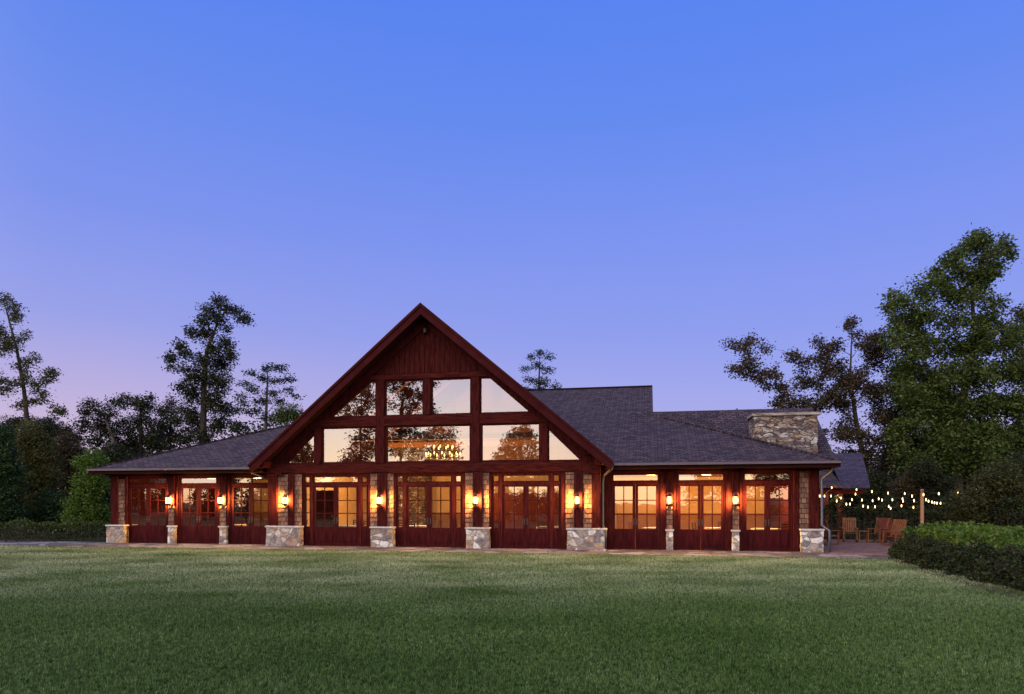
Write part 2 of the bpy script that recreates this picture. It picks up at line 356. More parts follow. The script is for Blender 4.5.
def grass_mat():
    m = leaf_mat('grass_blades', [(.056, .122, .026), (.092, .172, .042), (.155, .235, .085)], .3, .6)
    t = m.node_tree; n = t.nodes.new; l = t.links.new
    r = [x for x in t.nodes if x.type == 'VALTORGB'][0]
    c = n('ShaderNodeTexCoord'); a = n('ShaderNodeTexNoise'); a.inputs['Scale'].default_value = .33; a.inputs['Detail'].default_value = 5
    mp = n('ShaderNodeMapping'); mp.inputs['Scale'].default_value = (.8, 1.2, 1); l(c.outputs['Object'], mp.inputs[0]); l(mp.outputs[0], a.inputs['Vector'])
    r2 = n('ShaderNodeValToRGB'); e = r2.color_ramp.elements; e[0].position = .36; e[1].position = .66
    e[0].color = (.72, .76, .7, 1); e[1].color = (1.25, 1.15, 1.3, 1); l(a.outputs['Fac'], r2.inputs[0])
    mm = n('ShaderNodeMix'); mm.data_type = 'RGBA'; mm.blend_type = 'MULTIPLY'; mm.inputs[0].default_value = 1
    l(r.outputs[0], mm.inputs[6]); l(r2.outputs[0], mm.inputs[7])
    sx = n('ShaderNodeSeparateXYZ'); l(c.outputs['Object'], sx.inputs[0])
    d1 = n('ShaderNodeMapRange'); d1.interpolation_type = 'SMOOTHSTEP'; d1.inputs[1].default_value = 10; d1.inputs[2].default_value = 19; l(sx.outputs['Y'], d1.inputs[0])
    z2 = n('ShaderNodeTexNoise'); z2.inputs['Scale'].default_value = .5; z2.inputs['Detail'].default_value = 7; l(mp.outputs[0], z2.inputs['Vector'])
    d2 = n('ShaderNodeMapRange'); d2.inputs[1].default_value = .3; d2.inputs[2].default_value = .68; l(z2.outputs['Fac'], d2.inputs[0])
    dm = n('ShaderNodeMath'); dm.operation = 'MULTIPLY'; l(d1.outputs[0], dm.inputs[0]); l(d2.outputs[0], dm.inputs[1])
    far_lit = n('ShaderNodeMix'); far_lit.data_type = 'RGBA'; l(dm.outputs[0], far_lit.inputs[0]); l(mm.outputs[2], far_lit.inputs[6]); far_lit.inputs[7].default_value = (.37, .44, .26, 1)  # extra light on the far lawn mixed into the blade colour, broken by noise
    z3 = n('ShaderNodeTexNoise'); z3.inputs['Scale'].default_value = 13; z3.inputs['Detail'].default_value = 5; z3.inputs['Roughness'].default_value = .75; l(c.outputs['Object'], z3.inputs['Vector'])
    r3 = n('ShaderNodeValToRGB'); e = r3.color_ramp.elements; e[0].position = .36; e[1].position = .66; e[0].color = (.26, .30, .22, 1); e[1].color = (1.75, 1.7, 1.7, 1); l(z3.outputs['Fac'], r3.inputs[0])
    tuft = n('ShaderNodeMix'); tuft.data_type = 'RGBA'; tuft.blend_type = 'MULTIPLY'; tuft.inputs[0].default_value = 1; l(far_lit.outputs[2], tuft.inputs[6]); l(r3.outputs[0], tuft.inputs[7])
    for x in t.nodes:
        if x.type == 'BSDF_PRINCIPLED': x.inputs['Specular IOR Level'].default_value = .08
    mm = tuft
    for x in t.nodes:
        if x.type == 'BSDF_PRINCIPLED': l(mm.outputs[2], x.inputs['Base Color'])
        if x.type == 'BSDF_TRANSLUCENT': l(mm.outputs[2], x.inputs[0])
    return m
NB = 1300000
q = rng.random(NB)
Dg = 4.5 * (31.0 / 4.5) ** (q ** 1.15)          # denser towards the viewer
Xg = (rng.random(NB) - .5) * (1.62 * Dg + 6)
vv = (Xg - OX) * SA + (Dg - OY) * CA; uu = (Xg - OX) * CA - (Dg - OY) * SA
edge = -2.55 + .06 * np.sin(uu * 3.1) + .04 * np.sin(uu * 7.7)
bedx = 13.9 - (24.8 - np.clip(Dg, 9, 25)) * .31
keep = (vv < edge) & (Xg < bedx)
Xg, Dg = Xg[keep], Dg[keep]; n = len(Xg)
h = rng.uniform(.014, .038, n) * (1 + Dg / 40); wd = rng.uniform(.002, .0042, n) * (1 + Dg / 7); th = rng.random(n) * 6.283; ln = rng.uniform(0, .03, n); lt = rng.random(n) * 6.283
tuf = np.sin(Xg * 41 + 3 * np.sin(Dg * 17)) * np.sin(Dg * 37 + 2 * np.sin(Xg * 23)); h *= 1 + .55 * tuf
V = np.zeros((n, 3, 3), np.float32)
V[:, 0] = np.stack([Xg - np.cos(th) * wd, Dg - np.sin(th) * wd, np.full(n, -.035)], 1)
V[:, 1] = np.stack([Xg + np.cos(th) * wd, Dg + np.sin(th) * wd, np.full(n, -.035)], 1)
V[:, 2] = np.stack([Xg + np.cos(lt) * ln, Dg + np.sin(lt) * ln, h - .03], 1)
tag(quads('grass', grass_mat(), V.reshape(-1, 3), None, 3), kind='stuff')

# flagstone terrace along the front, path to the left, seating terrace at the right
M['flag'] = stone_mat('flagstone', [(.16, .14, .15), (.09, .08, .085), (.24, .21, .22), (.13, .10, .09), (.20, .18, .20), (.08, .06, .06)], 1.35, mortar=(.06, .05, .05), squash=1, bump=.35)
P = MB()
front_edge = [(u, -2.6 + .05 * math.sin(u * 1.9) + .03 * math.sin(u * 4.3)) for u in np.linspace(-13.5, 20.0, 90)]
left_edge = [(u, -1.9 - .7 * (u + 30) / 16.5 + .03 * math.sin(u * 2.3)) for u in np.linspace(-30, -13.7, 24)]
poly = left_edge + front_edge + [(22, -2.0), (23, 9.2), (15.0, 9.2), (14.9, .05), (-14.9, .05), (-15.6, .3), (-30, .5)]
n = len(poly)
tri = tessellate_polygon([[Vector((p[0], p[1], 0)) for p in poly]])
P.add([(p[0], p[1], 0) for p in poly], tri)
P.add([(p[0], p[1], 0) for p in poly] + [(p[0], p[1], -.1) for p in poly], [(i, n + i, n + (i + 1) % n, (i + 1) % n) for i in range(n)])
pt = P.build('patio', M['flag']); pt.location = (OX, OY, 0); pt.rotation_euler = (0, 0, -A); tag(pt, kind='structure')

M['paver'] = brick_mat('brown_pavers', (.28, .15, .11), (.15, .08, .06), (.05, .035, .03), .4, .2, 'xy', .012, .3)
tp = MB(); tp.add([(15.3, -1.2, .004), (21.8, -1.2, .004), (22.6, 9.0, .004), (15.3, 9.0, .004)], [(0, 1, 2, 3)])
tp = tp.build('terrace', M['paver']); tp.location = (OX, OY, 0); tp.rotation_euler = (0, 0, -A); tag(tp, kind='structure')

# planting bed under the right hedge
bed = MB()
bp_ = [(13.3, 25.2), (11.1, 18.9), (9.7, 13.0), (9.0, 7.0), (30, 7), (30, 25.2)]
bed.add([(x, y, -.012) for x, y in bp_], [tuple(range(len(bp_)))])
tag(bed.build('planting_bed', M['soil']), kind='structure')
wf = MB(); wf.add([(-120, 40, -.02), (-12, 40, -.02), (10, 47, -.02), (16, 42, -.02), (120, 34, -.02), (120, 150, -.02), (-120, 150, -.02)], [tuple(range(7))])
tag(wf.build('woodland_ground', M['woods']), kind='structure')

# ------------------------------------------------------------------ the lodge
lodge = thing('lodge', 'long red timber lodge with a tall glazed gable and dark shingle roof', 'building', (OX, OY, 0), -A)
L = lodge
GV = -.30                    # front of the gable wall
WT = .18
ZT = 3.0                     # top of the door openings
EZ, EV, EU = 3.33, -.8, 15.6 # eave height, eave front, eave end
PITCH = .40
EB = 14.0

left_bays = [(127, 167.8), (178, 217.5), (229.5, 271)]
right_bays = [(610.5, 660.5), (676, 726), (742, 793.5)]
mid_bays = [(302.5, 368.5), (395.3, 462.7), (490.8, 561.2)]
LB = [(fu(a, 0), fu(b, 0)) for a, b in left_bays]; RB = [(fu(a, 0), fu(b, 0)) for a, b in right_bays]
GB = [(fu(a, GV), fu(b, GV)) for a, b in mid_bays]
WL, WR = -15.1, 15.05
GL, GR = -7.05, 7.05
def rect(u0, u1, z0, z1): return [(u0, z0), (u1, z0), (u1, z1), (u0, z1)]

MB().panel(rect(WL, GL, -.1, 3.3), [rect(a, b, .012, ZT) for a, b in LB if b < GL - .03] + [rect(LB[2][0], GL - .03, .012, ZT)] * (0 if LB[2][1] < GL - .03 else 1), 0, WT).build('wall', M['red'], L)
MB().panel(rect(GR, WR, -.1, 3.3), [rect(max(a, GR + .03), b, .012, ZT) for a, b in RB], 0, WT).build('wall', M['red'], L)
LB[2] = (LB[2][0], min(LB[2][1], GL - .03)); RB[0] = (max(RB[0][0], GR + .03), RB[0][1])

# gable wall with its glazing openings
APZ = 9.74; GHALF = 7.55; GZ = 3.40; GSL = (APZ - GZ) / GHALF
def roofz(u): return APZ - GSL * abs(u)
def P2(*pts): return [fuz(x, y, GV) for x, y in pts]
wins = [P2((331, 417), (375.7, 417), (375.7, 380.8), (371, 380.8)),
        P2((385.3, 416.4), (423, 416), (423, 380), (385.3, 380.6)),
        P2((431.6, 415), (470.8, 414.3), (470.8, 378.8), (431.6, 379.5)),
        P2((480.4, 414), (529.7, 413), (489.5, 378.4), (480.4, 378.4)),
        P2((286.7, 463), (314, 462.8), (314, 433.5)),
        P2((322, 462.8), (376, 462.5), (376, 427), (322, 427.6)),
        P2((385.5, 462.3), (471.3, 461.5), (471.3, 425), (385.5, 426.8)),
        P2((481, 461.3), (540, 460.6), (540, 423.6), (481, 424.8)),
        P2((548.6, 460.4), (580, 460), (548.6, 428))]
Z0, Z1, Z2, Z3 = 3.49, 4.97, 5.41, 6.86
def snap(w, lo, hi):
    return [(u, lo if abs(z - lo) < abs(z - hi) and abs(z - lo) < .25 else (hi if abs(z - hi) < .25 else z)) for u, z in w]
wins = [snap(w, Z2, Z3) for w in wins[:4]] + [snap(w, Z0, Z1) for w in wins[4:]]
wins[4][2] = (wins[4][2][0], 4.72); wins[8][2] = (wins[8][2][0], 4.72)
go = [(GL, -.1), (GR, -.1), (GR, roofz(GR) - .28), (0, APZ - .28), (GL, roofz(GL) - .28)]
MB().panel(go, [rect(a, b, .012, ZT) for a, b in GB] + wins, GV, GV + .22).build('wall', M['red'], L)
# return walls between gable and wings, side and rear walls
box('wall', M['red'], L, WL, WL + .18, .18, 13.3, -.1, 3.3)
box('wall', M['red'], L, WR - .18, WR, .18, 13.3, -.1, 3.3)
box('wall', M['inwall'], L, WL + .18, WR - .18, 11.0, 11.2, -.1, 3.6)
box('floor_deck', M['infloor'], L, WL + .18, WR - .18, .19, 11.0, -.1, .01)
box('ceiling', M['inwood'], L, WL + .18, GL, .18, 11.0, 3.2, 3.28)
box('ceiling', M['inwood'], L, GR, WR - .18, .18, 11.0, 3.2, 3.28)
# hall: side partitions, panelled rear wall
box('partition', M['inwall'], L, GL - .12, GL - .02, 3.0, 11.0, .01, 3.19)
box('partition', M['inwall'], L, GR + .02, GR + .12, 3.0, 11.0, .01, 3.19)
MB().panel([(GL, 3.6), (GR, 3.6), (GR, roofz(GR) - .3), (0, APZ - .3), (GL, roofz(GL) - .3)], [], 11.02, 11.18).build('wall', M['inwood'], L)
for a, b in ((WL + .2, GL - .14), (GL + .05, GR - .05), (GR + .14, WR - .2)): box('wainscot', M['inwood'], L, a, b, 10.93, 10.995, .012, 1.25)
# fireplace breast inside the hall
box('chimney_breast', M['chimstone'], L, -5.3, -3.4, 9.6, 10.92, .012, 5.6)
box('panelled_bar', M['mahog'], L, 1.2, 6.6, 6.0, 6.8, .012, 2.3)
box('service_door', M['mahog'], L, fu(311, 3), fu(336, 3), 3.0, 3.08, .012, 2.4)
for u in (-3.6, 0, 3.6):
    pass
for v in (3.5, 7.5):
    tr = MB(); tr.box(-5.6, 5.6, v - .1, v + .1, 4.75, 5.0); tr.box(-.12, .12, v - .1, v + .1, 5.0, 9.2)
    tr.bar((-5.6, v, 4.87), (0, v, 9.3), .2, .22, (0, 1, 0)); tr.bar((5.6, v, 4.87), (0, v, 9.3), .2, .22, (0, 1, 0)); tr.build('truss', M['inwood'], L)

# glazing of the gable
for w in wins:
    fr = MB(); k = len(w); cu = sum(p[0] for p in w) / k; cz = sum(p[1] for p in w) / k
    inner = [(u + (cu - u) * .045, z + (cz - z) * .06) for u, z in w]
    fr.panel(w, [inner], GV + .02, GV + .10)
    f = fr.build('window', M['fascia'], L)
    g = MB(); n_ = len(inner); g.add([(u, GV + .06, z) for u, z in inner], [tuple(range(n_))]); g.build('pane', M['glass'], f)
# timbers laid over the gable wall
box('beam', M['red_h'], L, GL, GR, GV - .10, GV - .003, 3.06, 3.44, bevel=.012)
box('beam', M['red_h'], L, -5.0, 5.0, GV - .06, GV - .003, Z1 + .02, Z2 - .02, bevel=.012)
box('beam', M['red_h'], L, -3.1, 3.1, GV - .06, GV - .003, Z3 + .03, Z3 + .25, bevel=.012)
def pu(x): return fu(x, GV)
for x0, x1, za, zb in ((314.6, 321.4, 3.45, 4.98), (376.6, 384.7, 3.45, Z3 + .02), (423.7, 430.9, Z2, Z3 + .02), (471.9, 479.8, 3.45, Z3 + .02), (540.7, 548, 3.45, 4.98)):
    box('post', M['red'], L, pu(x0), pu(x1), GV - .08, GV - .062 if False else GV - .003, za, zb, bevel=.012)
for s in (-1, 1):
    r_ = MB(); off = .62
    r_.bar((s * 6.6, GV - .045, roofz(6.6) - off), (s * .12, GV - .045, roofz(.12) - off), .078, .34, (0, 1, 0))
    MB_pts = None
    r_.v = []; r_.f = []
    def rp(u, d): return (s * u, roofz(u) - d)
    quad = [rp(6.75, .32), rp(0.02, .32), rp(0.02, .72), rp(6.45, .66)]
    r_.panel(quad, [], GV - .075, GV - .003); r_.build('rafter', M['red'], L)
# board and batten siding in the peak
sd_ = MB(); zb = Z3 + .27
ub = (APZ - .75 - zb) / GSL
sd_.panel([(-ub, zb), (ub, zb), (0, APZ - .75)], [], GV - .022, GV - .003)
k = -ub + .18
while k < ub - .1:
    sd_.box(k - .022, k + .022, GV - .05, GV - .0225, zb, APZ - .80 - GSL * abs(k)); k += .215
sd_.build('batten_siding', M['red'], L)
fx = MB(); fx.lathe([(.02, 0), (.09, .02), (.09, .16), (.05, .2)], (-.02, GV - .15, 8.72), 10); fx.box(-.05, .01, GV - .15, GV - .02, 8.78, 8.84)
fx.build('floodlight', M['black'], L)

# roofs ------------------------------------------------------------
RIDV, RIDZ = 11.4, 3.33 + PITCH * 12.2
UA = 9.1; HA = EU - UA
AZ = EZ + PITCH * HA; AV = EV + HA
VK = (APZ - RIDZ) / GSL                      # where the gable slopes cut the main ridge
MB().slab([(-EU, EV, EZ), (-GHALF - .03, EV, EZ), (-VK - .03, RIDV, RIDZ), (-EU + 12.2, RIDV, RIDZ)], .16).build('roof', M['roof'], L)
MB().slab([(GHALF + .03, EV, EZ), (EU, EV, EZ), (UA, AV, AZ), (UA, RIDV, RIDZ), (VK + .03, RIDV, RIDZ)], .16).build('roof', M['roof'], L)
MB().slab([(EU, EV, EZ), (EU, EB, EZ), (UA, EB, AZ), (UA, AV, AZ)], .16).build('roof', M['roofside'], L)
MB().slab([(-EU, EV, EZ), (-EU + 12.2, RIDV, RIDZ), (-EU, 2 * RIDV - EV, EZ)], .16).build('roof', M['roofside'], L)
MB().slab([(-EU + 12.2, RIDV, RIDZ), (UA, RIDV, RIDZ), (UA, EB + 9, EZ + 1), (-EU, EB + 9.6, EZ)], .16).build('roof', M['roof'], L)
MB().add([(UA, AV, AZ - .17), (UA, RIDV, AZ - .17), (UA, RIDV, RIDZ - .05)], [(0, 1, 2)])
gw = MB(); gw.add([(UA - .25, AV + .3, AZ - .2), (UA - .25, RIDV + 8, AZ - .2), (UA - .25, RIDV, RIDZ - .2)], [(0, 1, 2)]); gw.build('roof_gable_wall', M['red'], L)
# right rear wing
BWR = fuz(814, 409, 5.7); bz = 6.08; bu = 16.1
MB().slab([(UA - 1, 1.7, 3.47), (bu, 1.7, 3.47), (bu, AV + .02, bz), (UA - 1, AV + .02, bz)], .14).build('roof', M['roof'], L)
MB().slab([(UA - 1, AV + .02, bz), (bu, AV + .02, bz), (bu, EB, 3.2), (UA - 1, EB, 3.2)], .14).build('roof', M['roof'], L)
# ridge caps
rc = MB(); rc.bar((-EU + 12.2, RIDV, RIDZ + .02), (UA, RIDV, RIDZ + .02), .26, .06); rc.build('ridge_cap', M['roof'], L)
rc = MB(); rc.bar((EU, EV, EZ + .015), (UA, AV, AZ + .015), .24, .05); rc.build('ridge_cap', M['roof'], L)
rc = MB(); rc.bar((-EU, EV, EZ + .015), (-EU + 12.2, RIDV, RIDZ + .015), .24, .05); rc.build('ridge_cap', M['roof'], L)
# gable roof
VG = -1.0
for s in (-1, 1):
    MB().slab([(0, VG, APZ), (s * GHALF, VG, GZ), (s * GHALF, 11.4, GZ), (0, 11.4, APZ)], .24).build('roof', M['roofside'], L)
    MB().slab([(s * .02, VG + .01, APZ - .262), (s * (GHALF - .1), VG + .01, GZ - .16), (s * (GHALF - .1), GV - .08, GZ - .16), (s * .02, GV - .08, APZ - .262)], .03).build('soffit', M['soffit'], L)
    bb = MB(); q4 = [(s * GHALF, GZ - .02), (0, APZ - .02), (0, APZ - .42), (s * (GHALF - .06), GZ - .36)]
    bb.panel(q4, [], VG - .06, VG - .004); bb.build('bargeboard', M['fascia'], L)
    tr_ = MB(); q5 = [(s * (GHALF + .03), GZ + .01), (0, APZ + .035), (0, APZ - .10), (s * (GHALF + .03), GZ - .10)]
    tr_.panel(q5, [], VG - .11, VG - .063); tr_.build('bargeboard', M['fascia'], L)
    # outrigger beam ends under the overhang
    for uu_ in (7.0,):
        box('outrigger', M['red'], L, s * uu_ - .11, s * uu_ + .11, VG + .05, GV - .003, roofz(uu_) - .58, roofz(uu_) - .30)
for s in (-1, 1):
    MB().slab([(s * .02, GV + .24, APZ - .30), (s * 6.9, GV + .24, roofz(6.9) - .30), (s * 6.9, 10.98, roofz(6.9) - .30), (s * .02, 10.98, APZ - .30)], .04).build('ceiling', M['soffit'], L)
# soffits, frieze boards, gutters
box('soffit', M['soffit'], L, -EU + .02, GL - .2, EV + .03, -.003, 3.12, 3.16)
box('soffit', M['soffit'], L, GR + .2, EU - .02, EV + .03, -.003, 3.12, 3.16)
box('soffit', M['soffit'], L, WR + .003, EU - .02, .0, EB, 3.12, 3.16)
box('soffit', M['soffit'], L, -EU + .02, WL - .003, .0, EB, 3.12, 3.16)
for a, b in ((-EU, -GHALF - .05), (GHALF + .05, EU)):
    box('fascia_board', M['soffit'], L, a, b, EV - .02, EV + .02, 3.10, 3.29)  # front fascia and frieze carry the under-eave shade in their colour
    gt = MB(); gt.panel([(0, 0)] * 0 or rect(a, b, 3.235, 3.32), [], EV - .13, EV - .022); gt.build('gutter', M['metal'], L)
    box('frieze_board', M['soffit'], L, max(a, WL), min(b, WR), -.045, -.003, ZT + .02, 3.115)
box('fascia_board', M['fascia'], L, EU - .02, EU + .02, EV + .03, EB, 3.10, 3.29)
box('fascia_board', M['fascia'], L, -EU - .02, -EU + .02, EV + .03, EB, 3.10, 3.29)

# chimney
cu0, cu1 = fu(753.5, 1.9), fu(817.5, 1.9)
def rough_box(x0, x1, y0, y1, z0, z1, j=.02, st=.28):
    """box of laid stone: faces cut into a grid whose points are nudged"""
    bm = bmesh.new(); bmesh.ops.create_cube(bm, size=1)
    nx, ny, nz = [max(1, int(round(d / st))) for d in (x1 - x0, y1 - y0, z1 - z0)]
    bmesh.ops.subdivide_edges(bm, edges=[e for e in bm.edges if abs((e.verts[0].co - e.verts[1].co).x) > .5], cuts=nx - 1, use_grid_fill=True) if nx > 1 else None
    bmesh.ops.subdivide_edges(bm, edges=[e for e in bm.edges if abs((e.verts[0].co - e.verts[1].co).y) > .5], cuts=ny - 1, use_grid_fill=True) if ny > 1 else None
    bmesh.ops.subdivide_edges(bm, edges=[e for e in bm.edges if abs((e.verts[0].co - e.verts[1].co).z) > .5], cuts=nz - 1, use_grid_fill=True) if nz > 1 else None
    mb = MB(); bm.verts.ensure_lookup_table(); bm.verts.index_update()
    for v in bm.verts:
        c = v.co
        mb.v.append((x0 + (c.x + .5) * (x1 - x0) + random.uniform(-j, j), y0 + (c.y + .5) * (y1 - y0) + random.uniform(-j, j), z0 + (c.z + .5) * (z1 - z0) + (random.uniform(-j, j) if -.49 < c.z < .49 else 0)))
    mb.f = [tuple(v.index for v in f.verts) for f in bm.faces]; bm.free(); return mb
ch = rough_box(cu0, cu1, 1.9, 3.3, 2.5, 5.31, .03).build('chimney', M['chimstone'], L)
rough_box(cu0 - .07, cu1 + .09, 1.82, 3.4, 5.31, 5.41, .03, .3).build('chimney_cap', M['chimcap'], ch)

# downspouts
def spout(pts, m, r=.045): MB().tube(pts, r, 8).build('downspout', m, L, True)
gc = GHALF - .02
spout([(gc, VG + .12, 3.25), (gc, VG + .12, 3.12), (GR + .12, GV + .02, 2.86), (GR + .1, GV + .0, 2.6), (GR + .1, GV + .0, .95), (GR + .22, GV - .30, .72), (GR + .22, GV - .30, .05)], M['spout'])
spout([(-gc - .15, EV + .05, 3.2), (-gc - .1, EV + .1, 3.08), (GL - .16, -.1, 2.82), (GL - .14, -.1, 2.6), (GL - .14, -.1, .02)], M['spout'], .035)
spout([(EU - .15, EV + .3, 3.1), (EU - .2, EV + .4, 2.95), (WR + .12, -.05, 2.72), (WR + .1, -.06, 2.5), (WR + .1, -.06, 1.0), (WR + .32, -.25, .8), (WR + .32, -.25, .02)], M['bluespout'])
spout([(-EU + .1, 9, 3.1), (-EU + .1, 9, .02)], M['spout'])

# doors, sidelights and transoms
def glazed(mb, u0, u1, z0, z1, v, cols, rows, st, rail_b, rail_t, bars=.038, d=.05):
    """stiles, rails and glazing bars round an opening; returns the glass rectangle"""
    a, b, c, e = u0 + st, u1 - st, z0 + rail_b, z1 - rail_t
    mb.box(u0, a, v, v + d, z0, z1); mb.box(b, u1, v, v + d, z0, z1)
    mb.box(a, b, v, v + d, z0, c); mb.box(a, b, v, v + d, e, z1)
    for i in range(1, cols):
        x = a + (b - a) * i / cols; mb.box(x - bars / 2, x + bars / 2, v + .012, v + .038, c, e)
    zz = [c + (e - c) * f for f in ((.345, .675) if rows == 3 else [j / rows for j in range(1, rows)])]
    for z in zz:
        xs = [a] + [a + (b - a) * i / cols for i in range(1, cols)] + [b]
        for i in range(cols):
            mb.box(xs[i] + (bars / 2 if i else 0), xs[i + 1] - (bars / 2 if i < cols - 1 else 0), v + .012, v + .038, z - bars / 2, z + bars / 2)
    return a, b, c, e
def pane(parent, r, v):
    a, b, c, e = r; t1, t2 = random.uniform(-.006, .006), random.uniform(-.006, .006)
    g = MB(); g.add([(a, v + .025 - t1, c), (b, v + .025 + t1, c), (b, v + .025 + t1 + t2, e), (a, v + .025 - t1 + t2, e)], [(0, 1, 2, 3)]); g.build('pane', M['glass'], parent)
def bay(u0, u1, v, side):
    j = .065; v2 = v + .06
    fr = MB(); sl = .27; ml = .13
    fr.box(u0, u0 + j, v2 - .02, v2 + .1, .012, ZT); fr.box(u1 - j, u1, v2 - .02, v2 + .1, .012, ZT)
    fr.box(u0 + j, u1 - j, v2 - .02, v2 + .1, ZT - .07, ZT); fr.box(u0 + j, u1 - j, v2 - .02, v2 + .1, 2.55, 2.66)
    a, b = u0 + j, u1 - j
    if side:
        for x in (a + sl, b - sl - ml):
            fr.box(x, x + ml, v2 - .02, v2 + .1, .012, 2.55); fr.box(x, x + ml, v2 - .02, v2 + .1, 2.66, ZT - .07)
        for x in (a, b - sl):
            m = MB(); r = glazed(m, x + .002, x + sl - .002, .02, 2.548, v2, 1, 3, .045, .80, .075); m.box(x + .07, x + sl - .07, v2 - .012, v2 - .001, .14, .66)
            o = m.build('sidelight', M['reddoor'], L); pane(o, r, v2)
            m = MB(); r = glazed(m, x + .002, x + sl - .002, 2.662, ZT - .072, v2, 1, 1, .04, .03, .03); o = m.build('transom_window', M['reddoor'], L); pane(o, r, v2)
        a, b = a + sl + ml, b - sl - ml
    fr.build('door_frame', M['red'], L)
    m = MB(); r = glazed(m, a + .002, b - .002, 2.662, ZT - .072, v2, 1, 1, .05, .03, .03); o = m.build('transom_window', M['reddoor'], L); pane(o, r, v2)
    c = (a + b) / 2
    for i, (x0, x1) in enumerate(((a + .003, c - .003), (c + .003, b - .003))):
        m = MB(); r = glazed(m, x0, x1, .02, 2.547, v2, 2, 3, .105, .78, .09)
        m.box(x0 + .14, x1 - .14, v2 - .014, v2 - .001, .20, .66)
        d = m.build('door', M['reddoor'], L); pane(d, r, v2)
        hx = (x1 - .05) if i == 0 else (x0 + .05)
        hd = MB(); hd.box(hx - .022, hx + .022, v2 - .012, v2 - .001, .94, 1.2); hd.tube([(hx, v2 - .012, 1.06), (hx, v2 - .06, 1.06), (hx + (-.1 if i == 0 else .1), v2 - .06, 1.06)], .012, 6)
        hd.build('handle', M['black'], d)
for a, b in LB + RB: bay(a, b, 0, False)
for a, b in GB: bay(a, b, GV, True)

# stone bases, shingle panels and posts of the piers
def stone_base(u0, u1, v0, v1, h):
    b = rough_box(u0, u1, v0, v1, -.05, h - .06, .014, .24).build('stone_base', M['stone'], L)
    rough_box(u0 - .035, u1 + .035, v0 - .035, v1, h - .06, h, .006, .4).build('base_cap', M['cap'], b)
def shingles(x0, x1, v, z0=.84, z1=3.03):
    u0, u1 = fu(x0, v), fu(x1, v); m = MB(); z = z0; k = 0
    while z < z1 - .02:
        t = min(z + .19, z1)
        m.add([(u0, v, z), (u1, v, z), (u1, v + .026, t), (u0, v + .026, t), (u0, v + .034, z), (u1, v + .034, z)], [(0, 1, 2, 3), (4, 5, 1, 0)]); z = t
    m.v = [(p[0], p[1], p[2] - z0) for p in m.v]; m.build('shingle_panel', M['wallshingle'], L).location = (0, 0, z0)
def post(x0, x1, v0, v1, z0, z1): box('post', M['red'], L, fu(x0, v0), fu(x1, v0), v0, v1, z0, z1, bevel=.01)
gv = GV - .035
for (s0, s1, posts, shg) in (((266, 299.5), None, [(267.5, 276.5), (288.2, 293.2)], [(277, 287.8), (293.6, 301.5)]),
                             ((370.5, 392.5), None, [(377.4, 386)], [(370.3, 377), (386.4, 393.5)]),
                             ((466, 488.5), None, [(473, 481.8)], [(465.3, 472.6), (482.2, 489)]),
                             ((567, 606), None, [(574.3, 582.3), (592, 600.2)], [(565.5, 573.9), (582.7, 591.6)])):
    stone_base(fu(s0[0], -.62), fu(s0[1], -.62), -.62, GV - .003, .84)
    for a, b in posts: post(a, b, GV - .13, GV - .003, .842, 3.055)
    for a, b in shg: shingles(a, b, gv)
# capital blocks at the ends of the gable beam
for s in (-1, 1): box('beam_end', M['red_h'], L, s * 6.72 - .33, s * 6.72 + .33, GV - .2, GV - .102, 2.98, 3.30, bevel=.01)
for a, b, c0, c1 in ((168, 174.3, 167.9, 177.8), (219.2, 226, 217.7, 229.3), (666.3, 673, 660.8, 675.7), (732.4, 739.3, 726.3, 741.7)):
    stone_base(fu(a, -.16), fu(b, -.16), -.16, -.003, .8)
    shingles(a + .3, b - .3, -.04, .8, 1.72)
    post(a + .1, b - .1, -.075, -.003, 1.722, 3.0)
# corners
stone_base(fu(106.5, -.25), fu(123.5, -.25), -.25, .6, .82)
post(110.5, 117.6, -.08, -.003, .822, 3.0); shingles(118, 124.5, -.04, .82, 2.9); post(124.9, 127, -.06, -.003, .012, 3.0)
stone_base(fu(801, -.22), fu(823.5, -.22), -.22, .6, .86)
post(793.8, 799, -.06, -.003, .012, 3.0); shingles(799.4, 808.6, -.04, .86, 3.0); post(809, 819.3, -.08, -.003, .862, 3.0)

# porch at the far right end
pz0, pz1 = 2.68, 4.6
def loc(p): d = p - Vector((OX, OY, 0)); return (d.x * CA - d.y * SA, d.x * SA + d.y * CA, d.z)
p1 = loc(at(870, 485.5, 35.2)); p2 = loc(at(862, 453, 37.4)); pv0, pv1 = p1[1], p2[1]
pu1 = p1[0]; pu0 = loc(at(843, 486, 35.2))[0]
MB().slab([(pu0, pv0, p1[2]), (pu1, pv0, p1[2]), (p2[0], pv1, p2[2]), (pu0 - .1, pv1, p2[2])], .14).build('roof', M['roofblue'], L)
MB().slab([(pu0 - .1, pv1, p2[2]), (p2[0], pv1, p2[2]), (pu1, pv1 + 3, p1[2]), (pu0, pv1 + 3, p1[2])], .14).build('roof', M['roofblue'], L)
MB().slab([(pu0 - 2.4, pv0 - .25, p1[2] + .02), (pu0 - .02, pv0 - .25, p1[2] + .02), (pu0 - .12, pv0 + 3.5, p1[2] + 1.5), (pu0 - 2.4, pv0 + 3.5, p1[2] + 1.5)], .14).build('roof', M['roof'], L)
box('beam', M['red_h'], L, pu0 - 2.3, pu1 - .2, pv0 + .15, pv0 + .35, 2.28, 2.5)
for uu_ in (loc(at(843.5, 500, 35))[0], loc(at(829.5, 500, 35))[0]):
    box('porch_post', M['mahog'], L, uu_ - .14, uu_ + .14, pv0 + .1, pv0 + .38, .002, 2.28, bevel=.015)

